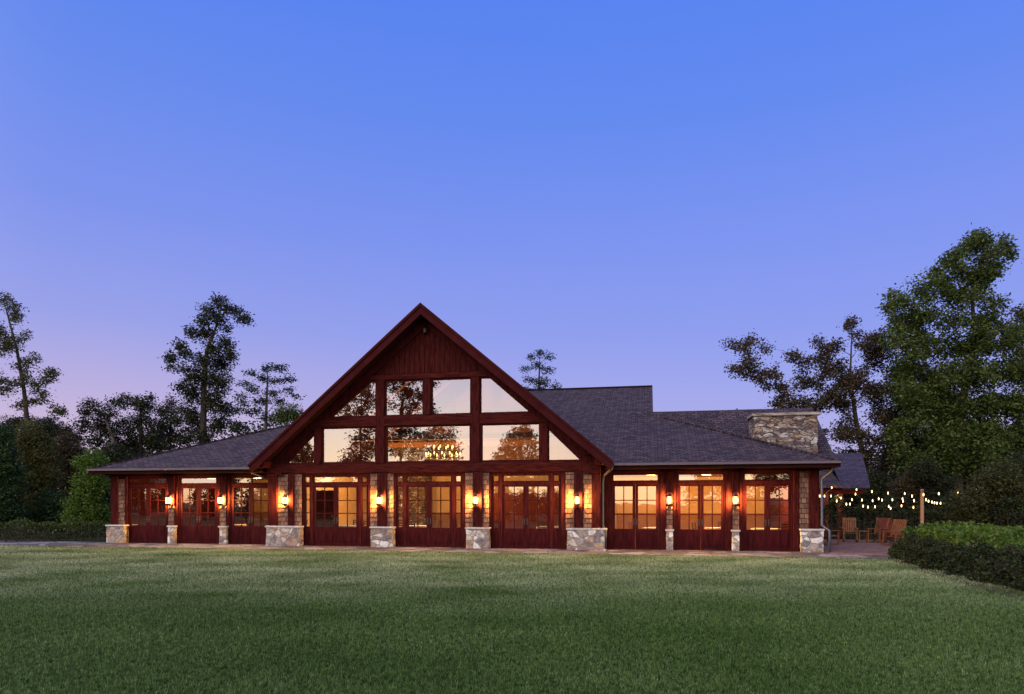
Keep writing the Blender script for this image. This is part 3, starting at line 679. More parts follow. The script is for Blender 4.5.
def warm(name, loc_, w, r=.25, parent=None, color=(1, .50, .17)):
    l = bpy.data.lights.new(name, 'POINT'); l.energy = w; l.color = color; l.shadow_soft_size = r
    o = bpy.data.objects.new(name, l); col.objects.link(o); o.location = loc_
    if parent: o.parent = parent
    return o
# ------------------------------------------------------------------ wall lanterns
def lantern(name_label, x, v, z=1.93):
    u = fu(x, v); t = thing('wall_lantern', name_label, 'lantern', W(u, v, z), -A, 'lit lanterns on the front of the lodge')
    m = MB(); m.box(-.06, .06, .0, .025, -.25, .22); m.tube([(0, .012, .16), (0, -.1, .27), (0, -.17, .26)], .012, 6); m.build('back_plate', M['black'], t)
    m = MB(); m.lathe([(.13, 0), (.115, .03), (.05, .09), (.015, .13), (.012, .15)], (0, -.17, .12), 6)
    m.lathe([(.02, -.09), (.10, -.05), (.135, -.02), (.135, 0)], (0, -.17, -.15), 8)
    for k in range(6):
        an = 2 * math.pi * k / 6; c, s = .098 * math.cos(an), -.17 + .098 * math.sin(an); m.bar((c, s, -.15), (c * 1.1, -.17 + .108 * math.sin(an), .12), .012, .012)
    m.build('cage', M['black'], t)
    m = MB(); m.lathe([(.05, -.145), (.068, -.10), (.078, .04), (.06, .115)], (0, -.17, 0), 10); m.build('lamp_glass', M['lampglass'], t, True)
    warm('lantern_bulb', (0, -.17, 0), 950, .085, t, (1, .58, .18))
    return t
for lab, x, v in (('lit wall lantern on the slim pier nearest the left corner of the lodge', 170.5, -.08),
                  ('lit wall lantern on the slim pier between second and third left doors', 222.6, -.08),
                  ('lit wall lantern on the wide shingled pier at the left end of the gable', 286.6, GV - .06),
                  ('lit wall lantern on the stone pier left of the amber middle doors', 380.5, GV - .135),
                  ('lit wall lantern on the stone pier right of the amber middle doors', 476.3, GV - .135),
                  ('lit wall lantern on the wide pier beside the bent downspout', 577.5, GV - .135),
                  ('lit wall lantern on the slim pier right of the doors beside the downspout', 669.2, -.08),
                  ('lit wall lantern on the slim pier nearest the right corner of the lodge', 735, -.08)):
    lantern(lab, x, v)

# ------------------------------------------------------------------ inside the hall
ct = thing('chandelier', 'round wrought iron chandelier with lit candle bulbs behind the gable glass', 'chandelier', W(-.80, 4.6, 3.95), -A)
m = MB(); ring = [(0.84 * math.cos(2 * math.pi * k / 24), 0.84 * math.sin(2 * math.pi * k / 24), 0) for k in range(25)]; m.tube(ring, .03, 6); m.tube([(p[0] * .57, p[1] * .57, .34) for p in ring], .024, 6)
for k in range(6): an = math.pi * k / 3; m.tube([(0.82 * math.cos(an), 0.82 * math.sin(an), 0), (0, 0, .9)], .012, 5)
m.tube([(0, 0, .9), (0, 0, 4.2)], .015, 5); m.build('ring', M['black'], ct)
for k in range(22):
    rr_, hz_ = (0.84, 0) if k < 14 else (0.48, .34)
    an = 2 * math.pi * k / (14 if k < 14 else 8); c, s = rr_ * math.cos(an), rr_ * math.sin(an)
    m = MB(); m.lathe([(.03, .03), (.03, .14), (.028, .15)], (c, s, hz_), 6); e = m.build('candle', M['linen'], ct)
    m = MB(); m.lathe([(.010, .152), (.026, .19), (.017, .25), (.005, .29)], (c, s, hz_), 8); m.build('candle_bulb', M['candle'], e, True)
warm('chandelier_glow', (0, 0, -.25), 110, .5, ct)
pend = [(-13.2, 4.5, 60), (-10.6, 4.5, 520), (-8.2, 4.5, 380), (9.0, 4.5, 850), (11.4, 4.5, 1000), (13.6, 4.5, 1050), (-.4, 4.2, 1250), (-4.2, 5.2, 620), (4.8, 4.4, 130)]
pl = ['left end room', 'room behind the second left doors', 'room behind the third left doors', 'room behind the doors by the downspout', 'room behind the middle doors of the right wing', 'room at the right end',
      'hall behind the amber middle doors', 'hall behind the left gable doors', 'hall behind the right gable doors']
for (u, v, w), nm in zip(pend, pl):
    hz = 3.06 if abs(u) > 7 else 3.35
    t = thing('pendant_lamp', 'warm pendant lamp hanging in the ' + nm, 'lamp', W(u, v, hz), -A, 'pendant lamps inside the lodge')
    m = MB(); m.lathe([(.05, .10), (.12, .08), (.20, .0), (.19, -.01)], (0, 0, 0), 14); m.build('lamp_shade', M['pendant'], t, True)
    m = MB(); m.tube([(0, 0, .09), (0, 0, .139 if abs(u) > 7 else 1.4)], .01, 5); m.build('cord', M['black'], t)
    warm('pendant_glow', (0, 0, -.35), w, .15, t)
# laid tables
i = 0
for u, v in ((-10.7, 2.6), (-8.2, 3.0), (-1.5, 2.8), (1.3, 3.6), (-4.6, 2.4), (4.6, 3.0), (9.2, 2.5), (11.8, 2.8), (13.6, 2.4)):
    nm = ('inside the second left doors', 'inside the third left doors', 'inside the left leaf of the middle doors', 'inside the right leaf of the middle doors', 'inside the left gable doors',
          'inside the right gable doors', 'inside the doors by the downspout', 'inside the middle doors of the right wing', 'inside the doors at the right end')[i]; i += 1
    t = thing('dining_table', 'round table under a pale cloth ' + nm, 'table', W(u, v, .01), 0, 'dining tables inside the lodge')
    m = MB(); m.lathe([(.62, .35), (.60, .74), (.58, .76)], (0, 0, 0), 20); m.build('tablecloth', M['linen'], t)
    m = MB(); m.lathe([(.28, 0), (.26, .04), (.05, .08), (.05, .72)], (0, 0, 0), 12); m.build('pedestal', M['inwood'], t)
    for k in range(3):
        an = k * 2.1 + u
        c = thing('dining_chair', 'dark wooden dining chair at the pale table ' + nm, 'chair', W(u + .85 * math.cos(an), v + .85 * math.sin(an), .01), an - A, 'dining chairs inside the lodge')
        m = MB(); m.box(-.22, .22, -.22, .22, .43, .47); m.build('seat', M['mahog'], c)
        m = MB()
        for y in (-.19, .19): m.bar((.2, y, .47), (.27, y, .98), .035, .035)
        for z in (.62, .74, .86, .96): m.bar((.2 + .07 * (z - .47) / .51, -.19, z), (.2 + .07 * (z - .47) / .51, .19, z), .02, .05)
        m.build('backrest', M['mahog'], c)
        for x in (-.19, .19):
            for y in (-.19, .19): MB().bar((x, y, 0), (x, y, .43), .035, .035).build('leg', M['mahog'], c)

# ------------------------------------------------------------------ terrace furniture
def make_rocker(label, m_, x, y, rz):
    t = thing('rocking_chair', label, 'chair', (x, y, .0), rz, 'rocking chairs on the terrace')
    m = MB()                                           # seat of slats; the chair faces -Y
    for k in range(7): m.box(-.27, .27, -.26 + k * .075, -.20 + k * .075, .405 - k * .008, .425 - k * .008)
    m.box(-.27, -.23, -.26, .26, .37, .40); m.box(.23, .27, -.26, .26, .37, .40); m.build('seat', m_, t)
    m = MB()
    for s in (-1, 1): m.bar((s * .26, .24, .36), (s * .26, .50, 1.10), .045, .05, (0, 1, 0))
    m.bar((-.26, .49, 1.06), (.26, .49, 1.06), .03, .12); m.bar((-.26, .28, .48), (.26, .28, .48), .03, .07)
    for k in range(6): x_ = -.19 + k * .076; m.bar((x_, .285, .48), (x_, .485, 1.04), .05, .018, (0, 1, 0))
    m.build('backrest', m_, t)
    for s in (-1, 1):
        m = MB(); m.bar((s * .29, -.30, .63), (s * .29, .36, .63), .085, .03); m.build('armrest', m_, t)
        m = MB(); m.bar((s * .27, -.24, .075), (s * .27, -.24, .615), .045, .045); m.build('leg', m_, t)
        m = MB(); m.bar((s * .27, .22, .07), (s * .27, .26, .40), .045, .045); m.build('leg', m_, t)
        m = MB(); pts = [(s * .27, -.45 + 1.0 * i / 8, .045 + .10 * ((i - 4) / 4) ** 2) for i in range(9)]
        for p, q_ in zip(pts, pts[1:]): m.bar(p, q_, .035, .045)
        m.build('rocker', m_, t)
    return t
def px(x, D): return (x - 512) / F * D
make_rocker('rocking chair half hidden behind the corner of the lodge', M['teak'], px(829, 29.5), 29.5, R(115))
make_rocker('pale wooden rocking chair in front of the cedar porch post', M['teak'], px(850, 31.6), 31.6, R(-22))
make_rocker('wooden rocking chair just right of the small side table', M['teak'], px(877, 31.0), 31.0, R(-58))
make_rocker('dark rocking chair between two lighter ones', M['mahog'], px(889, 30.6), 30.6, R(-8))
make_rocker('wooden rocking chair nearest the rounded shrubs, seen side on', M['teak'], px(893, 28.6), 28.6, R(-62))
t = thing('side_table', 'small wooden side table between the rocking chairs', 'table', (px(863, 31.3), 31.3, 0), R(-15))
m = MB(); m.box(-.22, .22, -.22, .22, .5, .53); m.build('tabletop', M['teak'], t)
for x in (-.18, .18):
    for y in (-.18, .18): box('leg', M['teak'], t, x - .02, x + .02, y - .02, y + .02, 0, .499)

# lamp post carrying the string lights
pole = at(922, 490, 30)
t = thing('light_pole', 'round timber pole holding up the string lights beside the shrubs', 'pole', (pole.x, pole.y, -.03), 0)
m = MB(); m.lathe([(.085, 0), (.08, .4), (.07, 2.3), (.065, 2.42), (.03, 2.44)], (0, 0, 0), 12); m.build('shaft', M['cedarpost'], t, True)
m = MB(); m.lathe([(.0, 0), (.03, .0), (.03, .05)], (0, -.085, 2.3), 6); m.build('hook', M['black'], t)
def strand(label, pts, end=None, start=None, r=.025):
    """pts are bulbs: pixel x, pixel y, distance"""
    P_ = [at(*p) for p in pts]; path = list(P_)
    if start is not None: path = [start] + path
    if end is not None: path = path + [end]
    o = thing('string_lights', label, 'string lights', path[0], 0, 'strings of bulbs over the terrace'); b0 = path[0]
    fine = []
    for p, q_ in zip(path, path[1:]):
        for k in range(4): f = k / 4; w = p.lerp(q_, f); w.z += .06 - .05 * math.sin(f * math.pi) ; fine.append(w - b0)
    fine.append(path[-1] + Vector((0, 0, .06)) - b0)
    MB().tube(fine, .008, 4).build('cable', M['black'], o)
    for p in P_:
        m = MB(); m.lathe([(.010, .06), (.6 * r, .03), (r, -.01), (.7 * r, -.05), (.1 * r, -.065)], p - b0, 8); m.build('bulb', M['bulb'], o, True)
PT = at(922, 491.5, 29.8)
def dd(l, a, b): n_ = len(l); return [(x, y, a + (b - a) * i_ / max(1, n_ - 1)) for i_, (x, y) in enumerate(l)]
strand('highest string of bulbs, running from the porch roof to the timber pole', dd([(856.5, 489.5), (872, 491.5), (888, 493), (904.7, 493.4), (912, 496)], 34.4, 30.5), PT, at(848, 486.5, 35))
strand('middle string of bulbs sagging between porch and timber pole', dd([(855.5, 494), (862, 500), (872.6, 500.6), (878.7, 498.6), (882, 500), (892.4, 499.6), (902.5, 498.6), (903, 501), (914, 500.6)], 33.5, 30.4), PT)
strand('lowest string of bulbs, hanging just above the rocking chairs', dd([(836.7, 501), (846.4, 504), (850, 504), (863, 506), (868, 507), (875, 506.7), (888.8, 506.3), (890.6, 508.3), (901.5, 505.7), (913.4, 507.3)], 32.5, 31.5), at(921, 499, 30.2))
strand('short string of bulbs under the porch roof behind the lodge corner', dd([(824.5, 496), (831.7, 487.5), (831, 496), (841, 498), (852, 499.6)], 34.0, 34.2))
strand('tight row of bulbs dropping from the pole towards the big shrub', dd([(923.5, 494.5), (926, 499.6), (928.5, 501), (932, 502), (934.5, 502.6), (937, 503), (940.5, 503.1), (943.7, 503)], 29.6, 33), at(960, 500, 35), PT, .026)
strand('far string of widely spaced bulbs against the dark trees right of the pole', dd([(938.8, 493.6), (957.6, 492), (976, 490), (995.5, 488)], 31, 33.5), at(1015, 485, 34), PT, .03)
pg = warm('porch_glow', W(loc(at(838, 492, 34.5))[0], pv0 - 1.2, 2.1), 60, .1, color=(1, .56, .24))
t = thing('porch_lamp', 'lit lamp under the porch roof behind the lodge corner', 'lamp', W(loc(at(824.5, 498, 34.6))[0], pv0 + .05, 2.12), -A)
m = MB(); m.lathe([(.05, .1), (.09, .07), (.09, .0), (.04, -.02)], (0, 0, 0), 10); m.build('lamp_glass', M['pendant'], t, True)
m = MB(); m.tube([(0, 0, .1), (0, .1, .2)], .02, 6); m.build('bracket', M['black'], t)

# ------------------------------------------------------------------ trees and shrubs
def leaf_cloud(C, Rr, leaf, k, spread_r=1.2, flat=.8, aspect=.55):
    """leaves gathered on many small sprays inside each clump"""
    out_ = []
    for c, r in zip(C, Rr):
        ns = max(6, int(k * (r / leaf) ** 2 * 2.1)); d = rng.normal(size=(ns, 3)); d /= np.linalg.norm(d, axis=1)[:, None]
        d *= (rng.random(ns) ** .5)[:, None] * r * spread_r; d[:, 2] *= flat
        per = 11; s = np.repeat(c + d, per, 0); s += rng.normal(size=s.shape) * leaf * 1.05 * np.array([1, 1, .7])
        out_.append(s)
    c = np.concatenate(out_); n_ = len(c)
    a = rng.normal(size=(n_, 3)); a[:, 2] *= .6; a /= np.linalg.norm(a, axis=1)[:, None]
    b = rng.normal(size=(n_, 3)); b -= (b * a).sum(1)[:, None] * a; b /= np.linalg.norm(b, axis=1)[:, None]
    sz = leaf * rng.uniform(.6, 1.25, n_)[:, None]
    a = a * sz * .5; b = b * sz * .5 * aspect; nrm = np.cross(a, b); nrm /= np.linalg.norm(nrm, axis=1)[:, None] + 1e-9
    V = np.stack([c - a, c + b + nrm * sz * .12, c + a, c - b + nrm * sz * .12], 1)
    return V.reshape(-1, 3)

def tree(name, label, trunk_px, clumps, D, lf, leaf=.17, k=1.0, rad=.28, bark='bark', depth=.6, copies=1, group=None, cat='tree', P=at, flat=.95, twigs=True, fill=1, spread_r=1.2):
    """trunk_px: pixel points from the top of the trunk to its foot; clumps: (x, y, r) in pixels, all standing at distance D"""
    s = D / F
    T = [P(x, y, D) for x, y in trunk_px][::-1]
    base = Vector((T[0].x, T[0].y, -.05)); T[0] = base.copy()
    own = list(clumps)
    if fill:                                   # smaller tufts bridging neighbouring clumps
        for i_, a_ in enumerate(own):
            nb = sorted((math.hypot(a_[0] - b_[0], a_[1] - b_[1]), j_) for j_, b_ in enumerate(own) if j_ != i_)[:2 + fill]
            for d_, j_ in nb:
                b_ = own[j_]
                if j_ > i_ and d_ < 2.6 * max(a_[2], b_[2]): f_ = random.uniform(.35, .65); clumps = clumps + [(a_[0] + (b_[0] - a_[0]) * f_, a_[1] + (b_[1] - a_[1]) * f_, min(a_[2], b_[2]) * random.uniform(.5, .8))]
    xs = [c[0] for c in clumps]; spread = (max(xs) - min(xs)) * s * .5 * depth
    ax = (P(512, 502, D + 1) - P(512, 502, D)).normalized()
    C, Rr = [], []
    for (x, y, r) in clumps:
        for j in range(1 + copies):
            off = random.gauss(0, .5) * spread if j else random.gauss(0, .25) * spread
            off = max(-spread, min(spread, off)); jx = random.uniform(-.4, .4) * r * (1 if j else 0)
            q_ = P(x + jx, y + jx * .6, D + off)
            C.append((q_.x, q_.y, max(q_.z, r * s * .5))); Rr.append(r * s * random.uniform(.85, 1.15))
    C = np.array(C); Rr = np.array(Rr)
    o = thing(name, label, cat, base, 0, group)
    mb = MB(); Tl = [p - base for p in T]; nT = len(Tl)
    mb.tube(Tl, [rad * (1 - .9 * i_ / max(1, nT - 1)) for i_ in range(nT)], 8)
    # limbs
    def on_trunk(z):
        for i_ in range(nT - 1):
            if Tl[i_ + 1].z >= z or i_ == nT - 2:
                f = (z - Tl[i_].z) / max(.01, Tl[i_ + 1].z - Tl[i_].z); f = max(0, min(1, f)); return Tl[i_].lerp(Tl[i_ + 1], f), rad * (1 - .8 * (i_ + f) / (nT - 1))
    if twigs:
        items = sorted(((Vector(c) - base, float(r)) for c, r in zip(C, Rr)), key=lambda i_: (i_[0] - on_trunk(i_[0].z)[0]).length)
        nodes = []
        for c, r in items:
            p, rr = on_trunk(c.z); hd = (c - p).length; p, rr = on_trunk(max(Tl[-1].z * .18, c.z - hd * .6 - .2)); best = (c - p).length
            for q_, w_ in nodes:
                d_ = (c - q_).length + max(0, q_.z - c.z) * .8
                if d_ < best * .8: best, p, rr = d_, q_, w_ * 1.6
            w = min(rr * .6, .012 + .013 * best); nodes.append((c, w))
            sd_ = Vector((random.uniform(-1, 1), random.uniform(-1, 1), random.uniform(-.2, .8))) * best * .12
            mid = p.lerp(c, .5) + sd_
            mb.tube([p, p.lerp(mid, .5) - sd_ * .15, mid, c], [w, w * .8, w * .6, w * .3], 5)
            for _ in range(3):
                d = Vector((random.gauss(0, 1), random.gauss(0, 1), random.gauss(.3, .7))).normalized() * r * .9; mb.tube([mid.lerp(c, .6), c + d], [w * .3, w * .1], 4)
    mb.build('trunk', M[bark], o, True)
    V = leaf_cloud(C, Rr, leaf, k, spread_r, flat=flat) - np.array(base)
    quads('crown', M[lf], V, o)
    return o

BT = 'trees behind the lodge'
tree('leaning_tree', 'thin leaning tree with sparse leaves at the far left', [(4, 302), (9, 320), (17, 350), (24, 390), (28, 430), (31, 528)],
     [(5, 300, 8), (15, 312, 7), (3, 335, 9), (17, 320, 6), (14, 345, 7), (25, 335, 5), (5, 350, 6), (22, 365, 8), (35, 358, 5), (27, 380, 7), (48, 375, 7), (38, 388, 6), (10, 385, 6), (3, 392, 5), (53, 372, 4),
      (45, 400, 6), (57, 410, 6), (30, 402, 5), (18, 405, 5), (62, 413, 4), (-10, 325, 10), (-14, 350, 10), (-8, 375, 8)], 48, 'lf_olive', .17, .62, .2, group=BT)
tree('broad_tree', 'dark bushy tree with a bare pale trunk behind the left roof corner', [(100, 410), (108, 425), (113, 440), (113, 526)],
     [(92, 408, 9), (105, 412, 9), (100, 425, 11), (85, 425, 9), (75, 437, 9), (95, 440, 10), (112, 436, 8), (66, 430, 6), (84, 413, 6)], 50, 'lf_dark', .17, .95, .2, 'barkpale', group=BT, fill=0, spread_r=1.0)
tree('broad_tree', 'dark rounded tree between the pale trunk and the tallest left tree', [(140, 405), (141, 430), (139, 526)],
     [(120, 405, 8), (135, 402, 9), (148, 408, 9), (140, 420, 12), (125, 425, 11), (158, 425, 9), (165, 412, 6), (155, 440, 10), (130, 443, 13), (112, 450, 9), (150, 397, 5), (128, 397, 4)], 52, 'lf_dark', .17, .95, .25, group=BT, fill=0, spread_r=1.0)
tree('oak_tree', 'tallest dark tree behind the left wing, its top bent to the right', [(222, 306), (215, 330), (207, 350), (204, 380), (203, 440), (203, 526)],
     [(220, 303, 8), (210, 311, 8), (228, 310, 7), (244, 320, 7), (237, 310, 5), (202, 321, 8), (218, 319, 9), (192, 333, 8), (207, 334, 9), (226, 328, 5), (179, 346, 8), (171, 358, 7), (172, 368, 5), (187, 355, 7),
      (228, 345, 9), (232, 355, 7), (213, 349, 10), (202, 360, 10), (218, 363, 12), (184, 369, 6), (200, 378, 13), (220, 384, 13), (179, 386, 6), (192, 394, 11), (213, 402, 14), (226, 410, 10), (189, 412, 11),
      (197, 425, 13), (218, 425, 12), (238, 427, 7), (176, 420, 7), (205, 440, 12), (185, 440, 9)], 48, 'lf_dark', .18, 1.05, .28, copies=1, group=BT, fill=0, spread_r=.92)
tree('pine_tree', 'airy round pine beside the tallest tree, behind the left roof slope', [(268, 366), (267, 390), (266, 420), (265, 526)],
     [(267, 368, 6), (280, 368, 6), (251, 373, 5), (262, 378, 6), (275, 381, 6), (288, 380, 5), (246, 384, 5), (254, 391, 6), (272, 394, 6), (288, 391, 5), (240, 397, 5), (262, 402, 7), (280, 402, 6), (294, 396, 4),
      (244, 404, 5), (254, 412, 7), (267, 417, 7), (238, 410, 5), (282, 415, 6)], 46, 'lf_pine', .15, .8, .15, group=BT, flat=.5, fill=0)
tree('young_tree', 'lighter green young tree low against the left gable slope', [(287, 405), (287, 430), (287, 527)],
     [(283, 412, 7), (293, 410, 7), (276, 420, 6), (288, 421, 8), (298, 418, 6)], 44, 'lf_green', .15, .8, .12, group=BT)
tree('rusty_tree', 'thin reddish tree filling the gap left of the tallest tree', [(172, 400), (170, 430), (169, 526)],
     [(170, 400, 5), (163, 410, 6), (176, 410, 5), (168, 422, 7), (160, 430, 7), (178, 432, 7), (168, 440, 8)], 54, 'lf_rust', .17, .5, .16, group=BT)
tree('pine_tree', 'lone pine rising behind the roof ridge right of the gable', [(540, 352), (539, 380), (538, 524)],
     [(540, 353, 5), (531, 357, 4), (550, 357, 4), (525, 369, 4), (538, 366, 5), (548, 371, 5), (530, 380, 5), (543, 382, 6), (555, 386, 4), (540, 392, 7), (526, 391, 5), (553, 396, 6), (535, 405, 8), (548, 410, 8)], 60, 'lf_pine', .17, .9, .16, group=BT, flat=.6, fill=0)
tree('spreading_tree', 'rust tinged tree leaning out to the left behind the stone chimney', [(852, 330), (850, 380), (856, 420), (866, 470), (869, 530)],
     [(731, 344, 6), (733, 369, 5), (745, 348, 7), (752, 362, 8), (766, 348, 6), (759, 376, 7), (745, 372, 6), (752, 337, 4), (773, 372, 6), (783, 386, 7), (793, 356, 7), (804, 362, 7), (800, 382, 8), (790, 403, 9),
      (804, 403, 8), (818, 341, 5), (828, 351, 8), (849, 327, 4), (852, 320, 4), (838, 366, 9), (821, 362, 7), (862, 341, 8), (880, 336, 8), (849, 382, 9), (873, 365, 9), (866, 393, 10), (845, 407, 9), (880, 414, 10),
      (849, 427, 8), (862, 436, 9), (845, 441, 6), (873, 445, 8), (886, 440, 9), (890, 385, 9), (776, 408, 7), (812, 410, 6), (838, 395, 10), (858, 380, 11), (880, 395, 12), (895, 370, 11), (890, 420, 12), (870, 350, 9), (905, 400, 12), (838, 430, 8), (880, 348, 9), (868, 455, 10), (850, 458, 8), (895, 455, 11), (884, 470, 10), (815, 385, 8), (826, 374, 8), (780, 396, 7), (766, 386, 6), (830, 396, 9), (820, 405, 8), (842, 380, 9), (838, 345, 7)], 46, 'lf_rust', .19, .85, .26, copies=1, group='trees beside the terrace', depth=.35)
tree('oak_tree', 'big green oak towering over the terrace at the right', [(985, 250), (972, 300), (976, 345), (962, 400), (958, 470), (957, 534)],
     [(977, 236, 5), (984, 241, 7), (1004, 244, 7), (1011, 255, 5), (966, 249, 8), (987, 258, 9), (997, 268, 7), (952, 258, 7), (939, 272, 9), (963, 272, 10), (984, 279, 9), (925, 289, 9), (949, 293, 11), (973, 296, 11),
      (994, 303, 9), (894, 296, 6), (907, 303, 8), (888, 310, 5), (928, 313, 11), (914, 324, 10), (900, 324, 8), (956, 320, 13), (984, 324, 11), (1011, 328, 7), (894, 341, 9), (921, 344, 13), (949, 348, 15), (977, 348, 14),
      (1004, 345, 10), (1024, 338, 8), (907, 365, 13), (938, 375, 16), (970, 375, 16), (1001, 372, 14), (1024, 369, 12), (907, 393, 14), (939, 407, 17), (973, 407, 17), (1004, 403, 15), (1028, 410, 14), (914, 424, 14),
      (896, 434, 9), (949, 434, 16), (984, 434, 16), (1015, 441, 14), (905, 458, 13), (935, 463, 15), (965, 463, 16), (995, 463, 15), (1040, 380, 14), (1045, 430, 14)], 43, 'lf_green', .21, 1.05, .36, copies=2, group='trees beside the terrace', depth=.5)
tree('broad_tree', 'darker tree at the far right edge behind the big oak', [(1035, 320), (1040, 400), (1040, 528)],
     [(1018, 312, 7), (1030, 325, 10), (1050, 330, 14), (1020, 350, 10), (1060, 360, 18), (1030, 380, 14), (1075, 390, 20), (1020, 420, 12), (1050, 425, 18), (1020, 450, 12), (1060, 460, 18), (1085, 430, 20)], 50, 'lf_olive', .2, 1.0, .3, copies=2, group='trees beside the terrace')
tree('broad_tree', 'dark tree filling the space between leaning tree and big oak', [(912, 372), (914, 420), (915, 526)],
     [(900, 375, 9), (918, 372, 9), (930, 390, 12), (905, 398, 12), (945, 400, 13), (920, 415, 14), (895, 425, 11), (955, 430, 14), (935, 440, 15), (908, 448, 13), (970, 450, 14), (890, 462, 10), (925, 470, 14), (950, 475, 14), (985, 440, 13), (1000, 465, 13), (975, 480, 13)],
     52, 'lf_dark', .2, 1.0, .28, copies=2, group='trees beside the terrace')
# lower growth behind the terrace
US = 'shrubs behind the terrace'
for lab, D, lf, cl in (('dark shrub behind the rocking chairs', 41, 'lf_dark', [(850, 498, 11), (868, 492, 12), (880, 502, 13), (862, 510, 11), (838, 505, 9), (875, 480, 10)]),
                       ('reddish shrub behind the left side of the timber pole', 40, 'lf_rust', [(905, 492, 12), (895, 505, 11), (915, 502, 12), (908, 516, 11), (890, 518, 9), (912, 480, 9)]),
                       ('dark shrub behind the right side of the timber pole', 39, 'lf_dark', [(935, 495, 12), (948, 505, 12), (930, 512, 12), (945, 485, 11), (955, 515, 10), (925, 470, 11)]),
                       ('large olive shrub standing behind the bright hedge at the right', 31, 'lf_olive', [(985, 486, 15), (1002, 476, 14), (968, 500, 13), (1020, 492, 16), (990, 508, 15), (962, 515, 10), (1010, 512, 15), (978, 522, 11), (1035, 505, 15), (1000, 522, 12)]),
                       ('dark shrub at the far right edge above the hedge', 34, 'lf_dark', [(1030, 470, 16), (1045, 490, 18), (1060, 475, 18), (1050, 510, 18), (1075, 500, 20)])):
    mx_, mn = sum(c[0] for c in cl) / len(cl), 502 + 1.85 * F / D
    tree('shrub', lab, [(mx_, mn - 38), (mx_, mn)], cl, D, lf, .12, 1.1, .06, copies=2, group=US, cat='shrub', depth=.5)
# left woodland edge
LW = 'trees and shrubs at the left edge of the woods'
for nm, lab, D, lf, tr_, cl in (
    ('evergreen_tree', 'dark green evergreen at the left edge of the picture', 38, 'lf_hedge', [(2, 430), (0, 535)], [(2, 430, 8), (-4, 445, 11), (8, 450, 9), (0, 465, 14), (12, 470, 10), (-8, 485, 14), (10, 490, 13), (2, 508, 15), (15, 512, 11), (-15, 510, 14)]),
    ('young_tree', 'yellowish young tree right of the dark evergreen', 41, 'lf_yellow', [(32, 425), (33, 530)], [(32, 432, 9), (22, 445, 9), (42, 440, 9), (28, 458, 12), (45, 458, 11), (22, 475, 10), (38, 478, 12), (52, 475, 9), (32, 495, 12), (48, 497, 11), (25, 510, 10), (42, 514, 11)]),
    ('young_tree', 'greyish thin tree in the middle of the left woodland edge', 44, 'lf_rust', [(66, 435), (67, 528)], [(66, 440, 8), (58, 450, 8), (73, 450, 8), (65, 462, 10), (56, 472, 8), (75, 470, 7), (66, 485, 9), (60, 505, 10), (72, 508, 9)]),
    ('leafy_shrub', 'bright green leafy shrub beside the left corner of the lodge', 37, 'lf_bright', [(93, 455), (91, 535)], [(95, 458, 8), (86, 465, 8), (101, 467, 7), (92, 476, 10), (80, 485, 8), (100, 485, 8), (88, 495, 10), (76, 505, 8), (95, 505, 10), (84, 517, 10), (72, 520, 8), (100, 518, 8)]),
    ('shrub', 'dark shrub low between olive tree and bright shrub', 40, 'lf_hedge', [(60, 500), (60, 532)], [(50, 500, 10), (62, 505, 10), (70, 515, 10), (55, 518, 10), (40, 520, 10), (30, 518, 9)]),
    ('broad_tree', 'dark tree right behind the bright green shrub', 46, 'lf_dark', [(118, 450), (118, 528)], [(118, 455, 10), (105, 462, 10), (110, 475, 11), (125, 470, 11), (112, 490, 12), (98, 500, 10), (118, 508, 11), (105, 512, 10)]),
    ('broad_tree', 'dark tree behind the leaning tree trunk', 52, 'lf_dark', [(20, 420), (20, 526)], [(10, 425, 9), (25, 422, 8), (38, 428, 9), (50, 425, 8), (0, 440, 11), (20, 445, 12), (45, 445, 11), (60, 432, 8), (15, 470, 13), (40, 470, 13), (60, 460, 10), (75, 455, 10)])):
    tree(nm, lab, tr_, cl, D, lf, .14, 1.0, .13, copies=2, group=LW, depth=.5, cat='shrub' if 'shrub' in nm else 'tree')

# far woods closing the horizon, too dense to count
fc, fr_ = [], []
for _ in range(620):
    an = random.uniform(R(-62), R(62)); Dw = random.uniform(62, 85); x, y = Dw * math.tan(an) * .9, Dw
    hh = random.uniform(.5, 1) * (9.5 if abs(x) > 14 else 6.0); fc.append((x, y, hh * random.uniform(.1, .95))); fr_.append(random.uniform(1.5, 2.6))
V = leaf_cloud(np.array(fc), np.array(fr_), .42, .75); V[:, 2] = np.maximum(V[:, 2], -.02)
tag(quads('far_woods', M['lf_dark'], V), 'dark mass of far woods closing the horizon', kind='stuff')

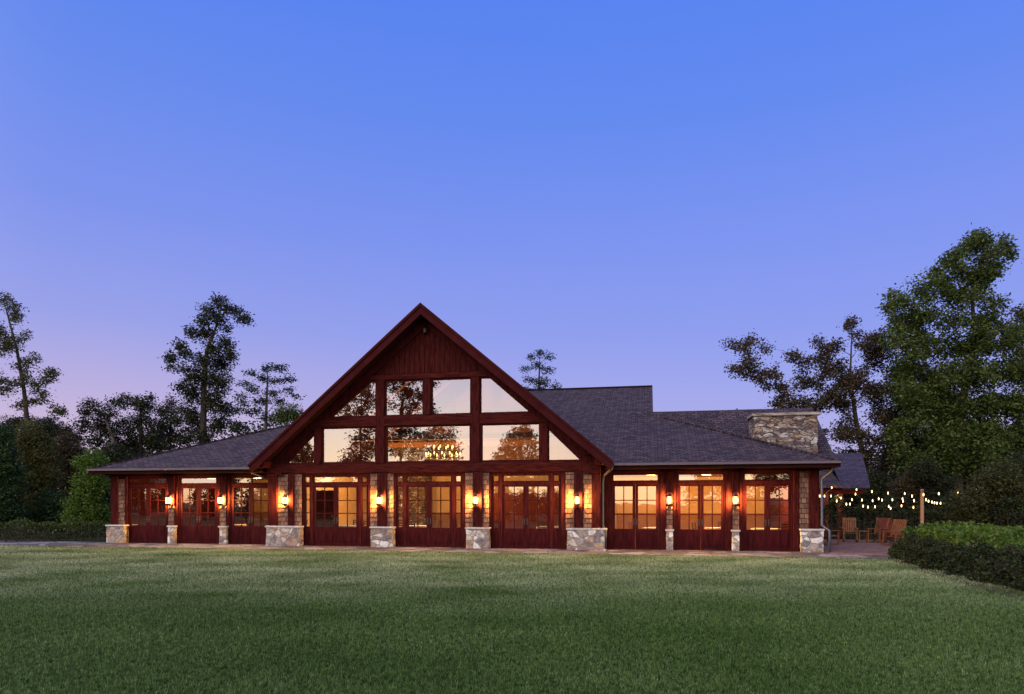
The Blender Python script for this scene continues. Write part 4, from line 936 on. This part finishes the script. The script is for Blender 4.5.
# hedges: clipped rows and rounded shrubs, leaves over a twiggy core
def hedge(name, label, path, width, height, lf, leaf=.07, dens=260, group=None, cat='hedge', crown=.15):
    p0 = Vector((*path[0], 0)); o = thing(name, label, cat, p0, 0, group)
    V_ = []; mb = MB(); core = []
    for (a, b) in zip(path, path[1:]):
        a, b = Vector((*a, 0)), Vector((*b, 0)); Ln = (b - a).length; d = (b - a) / Ln; s_ = Vector((-d.y, d.x, 0))
        n_ = int(dens * Ln * (width + 2 * height)); t_ = rng.random(n_) * Ln; w_ = rng.uniform(-1, 1, n_); z_ = rng.random(n_) ** .6
        top = rng.random(n_) < .5; z_ = np.where(top, 1 - .12 * rng.random(n_), z_); w_ = np.where(top, w_, np.sign(w_) * (1 - .2 * rng.random(n_)))
        bul = height * (1 + crown * (np.sin(t_ * 2.3 + a.x) * .5 + np.sin(t_ * 5.1) * .4)); wb = width / 2 * (1 + .12 * np.sin(t_ * 3.1 + 1))
        z_ = z_ * bul * (1 - .12 * w_ ** 2)
        c = np.array(a - p0) + np.outer(t_, np.array(d)) + np.outer(w_ * wb, np.array(s_)); c[:, 2] = z_ + rng.normal(size=n_) * .02
        V_.append(c)
        for t0 in np.arange(.15, Ln, .3):
            for w0 in (-.5, 0, .5):
                q_ = (a - p0) + d * t0 + s_ * w0 * width * .5; mb.tube([(q_.x, q_.y, -.05), (q_.x + random.uniform(-.1, .1), q_.y + random.uniform(-.1, .1), height * .8)], [.02, .008], 4)
    c = np.concatenate(V_); n_ = len(c)
    a = rng.normal(size=(n_, 3)); a /= np.linalg.norm(a, axis=1)[:, None]; b = rng.normal(size=(n_, 3)); b -= (b * a).sum(1)[:, None] * a; b /= np.linalg.norm(b, axis=1)[:, None]
    sz = leaf * rng.uniform(.6, 1.3, n_)[:, None]
    quads('foliage', M[lf], np.stack([c - a * sz * .5, c + b * sz * .32, c + a * sz * .5, c - b * sz * .32], 1).reshape(-1, 3), o)
    mb.build('stems', M['bark'], o); return o
hedge('clipped_hedge', 'low dark clipped hedge along the path at the far left', [(-34, 29.6), (-26, 30.6), (-19.5, 32.9)], .8, .42, 'lf_box', .09, 200)
hedge('hedge', 'taller leafy hedge behind the low clipped one at the far left', [(-36, 34.5), (-27, 35.2), (-20.3, 36.6)], 1.2, .85, 'lf_green', .10, 130, crown=.25)
hedge('hedge', 'bright green hedge behind the rounded shrubs at the right', [(16.3, 26.0), (15.2, 22.2), (14.2, 18.5), (13.6, 14.0)], 2.4, 1.0, 'lf_bright', .13, 170, crown=.22)
def wpt(u, v): p = W(u, v); return (p.x, p.y)
hedge('hedge', 'dark dense hedge closing the terrace behind the rocking chairs', [wpt(15.4, 10.2), wpt(19, 10.0), wpt(23.4, 9.2), wpt(25.5, 4.5)], 1.3, 1.75, 'lf_box', .12, 150, crown=.3)
def round_shrub(label, x, y, r, hgt, lf='lf_box'):
    o = thing('boxwood_shrub', label, 'shrub', (x, y, -.02), 0, 'rounded shrubs along the right edge of the lawn')
    n_ = int(4200 * r * r + 1200); d = rng.normal(size=(n_, 3)); d /= np.linalg.norm(d, axis=1)[:, None]; d[:, 2] = np.abs(d[:, 2])
    lump = 1 + .16 * np.sin(d[:, 0] * 5 + x) * np.cos(d[:, 1] * 6 + y) + .08 * np.sin(d[:, 2] * 9 + d[:, 0] * 7) + .10 * rng.random(n_) ** 5
    c = d * np.array([r, r, hgt]) * (lump * (1 - .25 * rng.random(n_) ** 2))[:, None]; c[:, 2] = np.maximum(c[:, 2], .02)
    a = rng.normal(size=(n_, 3)); a /= np.linalg.norm(a, axis=1)[:, None]; b = rng.normal(size=(n_, 3)); b -= (b * a).sum(1)[:, None] * a; b /= np.linalg.norm(b, axis=1)[:, None]
    sz = .08 * rng.uniform(.6, 1.3, n_)[:, None]
    quads('foliage', M[lf], np.stack([c - a * sz * .5, c + b * sz * .32, c + a * sz * .5, c - b * sz * .32], 1).reshape(-1, 3), o)
    mb = MB()
    for _ in range(26):
        an = random.random() * 6.28; q_ = random.uniform(.3, .75) * r; mb.tube([(0, 0, -.02), (q_ * .5 * math.cos(an), q_ * .5 * math.sin(an), hgt * .4), (q_ * math.cos(an), q_ * math.sin(an), hgt * random.uniform(.4, .75))], [.022, .015, .006], 4)
    mb.build('stems', M['bark'], o)
rs = [(14.8, 25.0, .72, .60), (13.9, 23.6, .70, .66), (13.2, 22.1, .74, .62), (12.6, 20.5, .72, .70), (12.2, 18.9, .76, .66), (11.9, 17.3, .72, .74), (11.6, 15.7, .76, .70), (11.3, 14.1, .72, .76), (11.1, 12.6, .76, .72), (10.9, 11.1, .74, .74)]
ords = ['rounded dark shrub nearest the terrace', 'second rounded shrub from the terrace', 'third rounded shrub from the terrace', 'fourth rounded shrub from the terrace', 'fifth rounded shrub from the terrace',
        'sixth rounded shrub from the terrace', 'seventh rounded shrub from the terrace', 'eighth rounded shrub from the terrace', 'ninth rounded shrub, cut by the right edge', 'last rounded shrub toward the viewer']
for (x, y, r, hgt), lb in zip(rs, ords): round_shrub(lb + ' along the lawn', x, y, r, hgt)
# ------------------------------------------------------------------ trees across the lawn behind the viewer, which the glass mirrors
def behind(x, y, D):
    """a point seen at pixel (x, y) in the mirror of the lodge front, at optical distance D"""
    p = at(x, y, D); u, v, z = loc(p); return W(u, 2 * GV - v, z)
MG = 'trees across the lawn mirrored in the lodge windows'
def mtree(lab, D, lf, tr_, cl, leaf=.30, k=.85, nm='lawn_tree'): tree(nm, lab, tr_, cl, D, lf, leaf, k, .3, group=MG, P=behind, depth=.5)
mtree('tall ragged tree mirrored in the second upper gable pane', 82, 'lf_dark', [(404, 362), (402, 400), (400, 440), (399, 517)],
      [(404, 365, 6), (395, 375, 6), (412, 378, 7), (390, 388, 6), (403, 392, 8), (416, 395, 7), (391, 404, 6), (410, 410, 8), (395, 430, 9), (412, 432, 8), (390, 445, 9), (405, 448, 9), (422, 440, 7), (425, 398, 4), (433, 384, 3), (432, 410, 3)])
mtree('ragged tree mirrored in the sloping upper left gable pane', 84, 'lf_rust', [(362, 380), (360, 430), (360, 517)],
      [(368, 386, 6), (358, 394, 6), (372, 400, 7), (350, 404, 6), (362, 410, 7), (340, 414, 6), (352, 418, 6), (368, 430, 8), (358, 440, 8), (370, 448, 9), (350, 455, 7), (362, 460, 8), (345, 462, 6)] + [(x_, y_, 10) for x_ in (336, 350) for y_ in (476, 488, 501)] + [(x_, y_, 9) for x_ in (308, 318, 328) for y_ in (496, 506)])
mtree('bushy tree mirrored behind the chandelier', 80, 'lf_dark', [(440, 420), (440, 460), (440, 518)],
      [(440, 424, 6), (430, 434, 7), (448, 436, 8), (422, 446, 8), (440, 448, 9), (456, 450, 7), (415, 458, 8), (432, 460, 9), (450, 462, 9)] + [(x_, y_, 10) for x_ in (394, 402, 410, 418, 426, 434, 442, 450, 458, 466) for y_ in (474, 484, 494, 504)])
mtree('rounded pine mirrored alone in the right lower gable pane', 78, 'lf_pine', [(520, 428), (521, 460), (521, 518)],
      [(522, 428, 5), (514, 434, 6), (530, 433, 5), (508, 442, 6), (522, 442, 8), (534, 444, 5), (504, 452, 6), (518, 453, 8), (532, 455, 7), (498, 460, 5), (512, 464, 8), (528, 466, 8)] + [(x_, y_, 9) for x_ in (495, 508, 520, 533, 546, 556) for y_ in (496, 505)])
mtree('low tree mirrored in the lower left corner pane of the gable', 85, 'lf_rust', [(303, 442), (303, 516)],
      [(303, 444, 5), (296, 450, 6), (308, 452, 6), (290, 458, 6), (302, 461, 7), (312, 463, 6), (285, 465, 6), (300, 478, 9)])
mtree('tree mirrored in the doors of the lodge middle right', 76, 'lf_olive', [(708, 450), (708, 519)],
      [(708, 455, 7), (698, 464, 7), (716, 463, 8), (690, 474, 6), (706, 476, 9), (722, 476, 7), (697, 488, 7), (712, 490, 9), (726, 488, 7), (702, 502, 8), (718, 505, 8)])
mtree('tree mirrored in the doors at the right end of the lodge', 74, 'lf_dark', [(775, 446), (775, 519)],
      [(775, 450, 7), (764, 460, 7), (784, 458, 8), (756, 472, 6), (772, 473, 9), (790, 472, 8), (764, 487, 8), (780, 488, 9), (796, 488, 8), (758, 503, 7), (775, 506, 9)])
for i_, (x, w, top, D) in enumerate(((112, 30, 470, 80), (150, 26, 452, 84), (188, 24, 462, 78), (216, 22, 478, 86), (250, 26, 466, 80), (335, 26, 478, 88), (470, 24, 470, 90), (560, 20, 492, 88))):
    cl = []
    while len(cl) < 15: cl.append((x + random.uniform(-.5, .5) * w, random.uniform(top, 512), random.uniform(5, 9)))
    mtree(['leafy tree mirrored in the dark first doors', 'tall leafy tree mirrored left of the first lantern', 'leafy tree mirrored in the second doors from the left', 'leafy tree mirrored in the right leaf of the second doors',
           'leafy tree mirrored in the third doors from the left', 'low tree mirrored in the left gable doors', 'low tree mirrored behind the middle stone pier', 'low bush mirrored in the right gable doors'][i_], D, ['lf_dark', 'lf_olive'][i_ % 2], [(x, top + 4), (x, 517)], cl)
fc, fr_ = [], []
for _ in range(330):
    u = random.uniform(-75, 75); v = random.uniform(-72, -60); p = W(u, v); fc.append((p.x, p.y, random.uniform(.1, 1.0) * .4)); fr_.append(random.uniform(.4, .7))
V = leaf_cloud(np.array(fc), np.array(fr_), .40, .7); V[:, 2] = np.maximum(V[:, 2], -.02)
tag(quads('far_undergrowth', M['lf_olive'], V), 'low undergrowth across the lawn behind the viewer', kind='stuff')
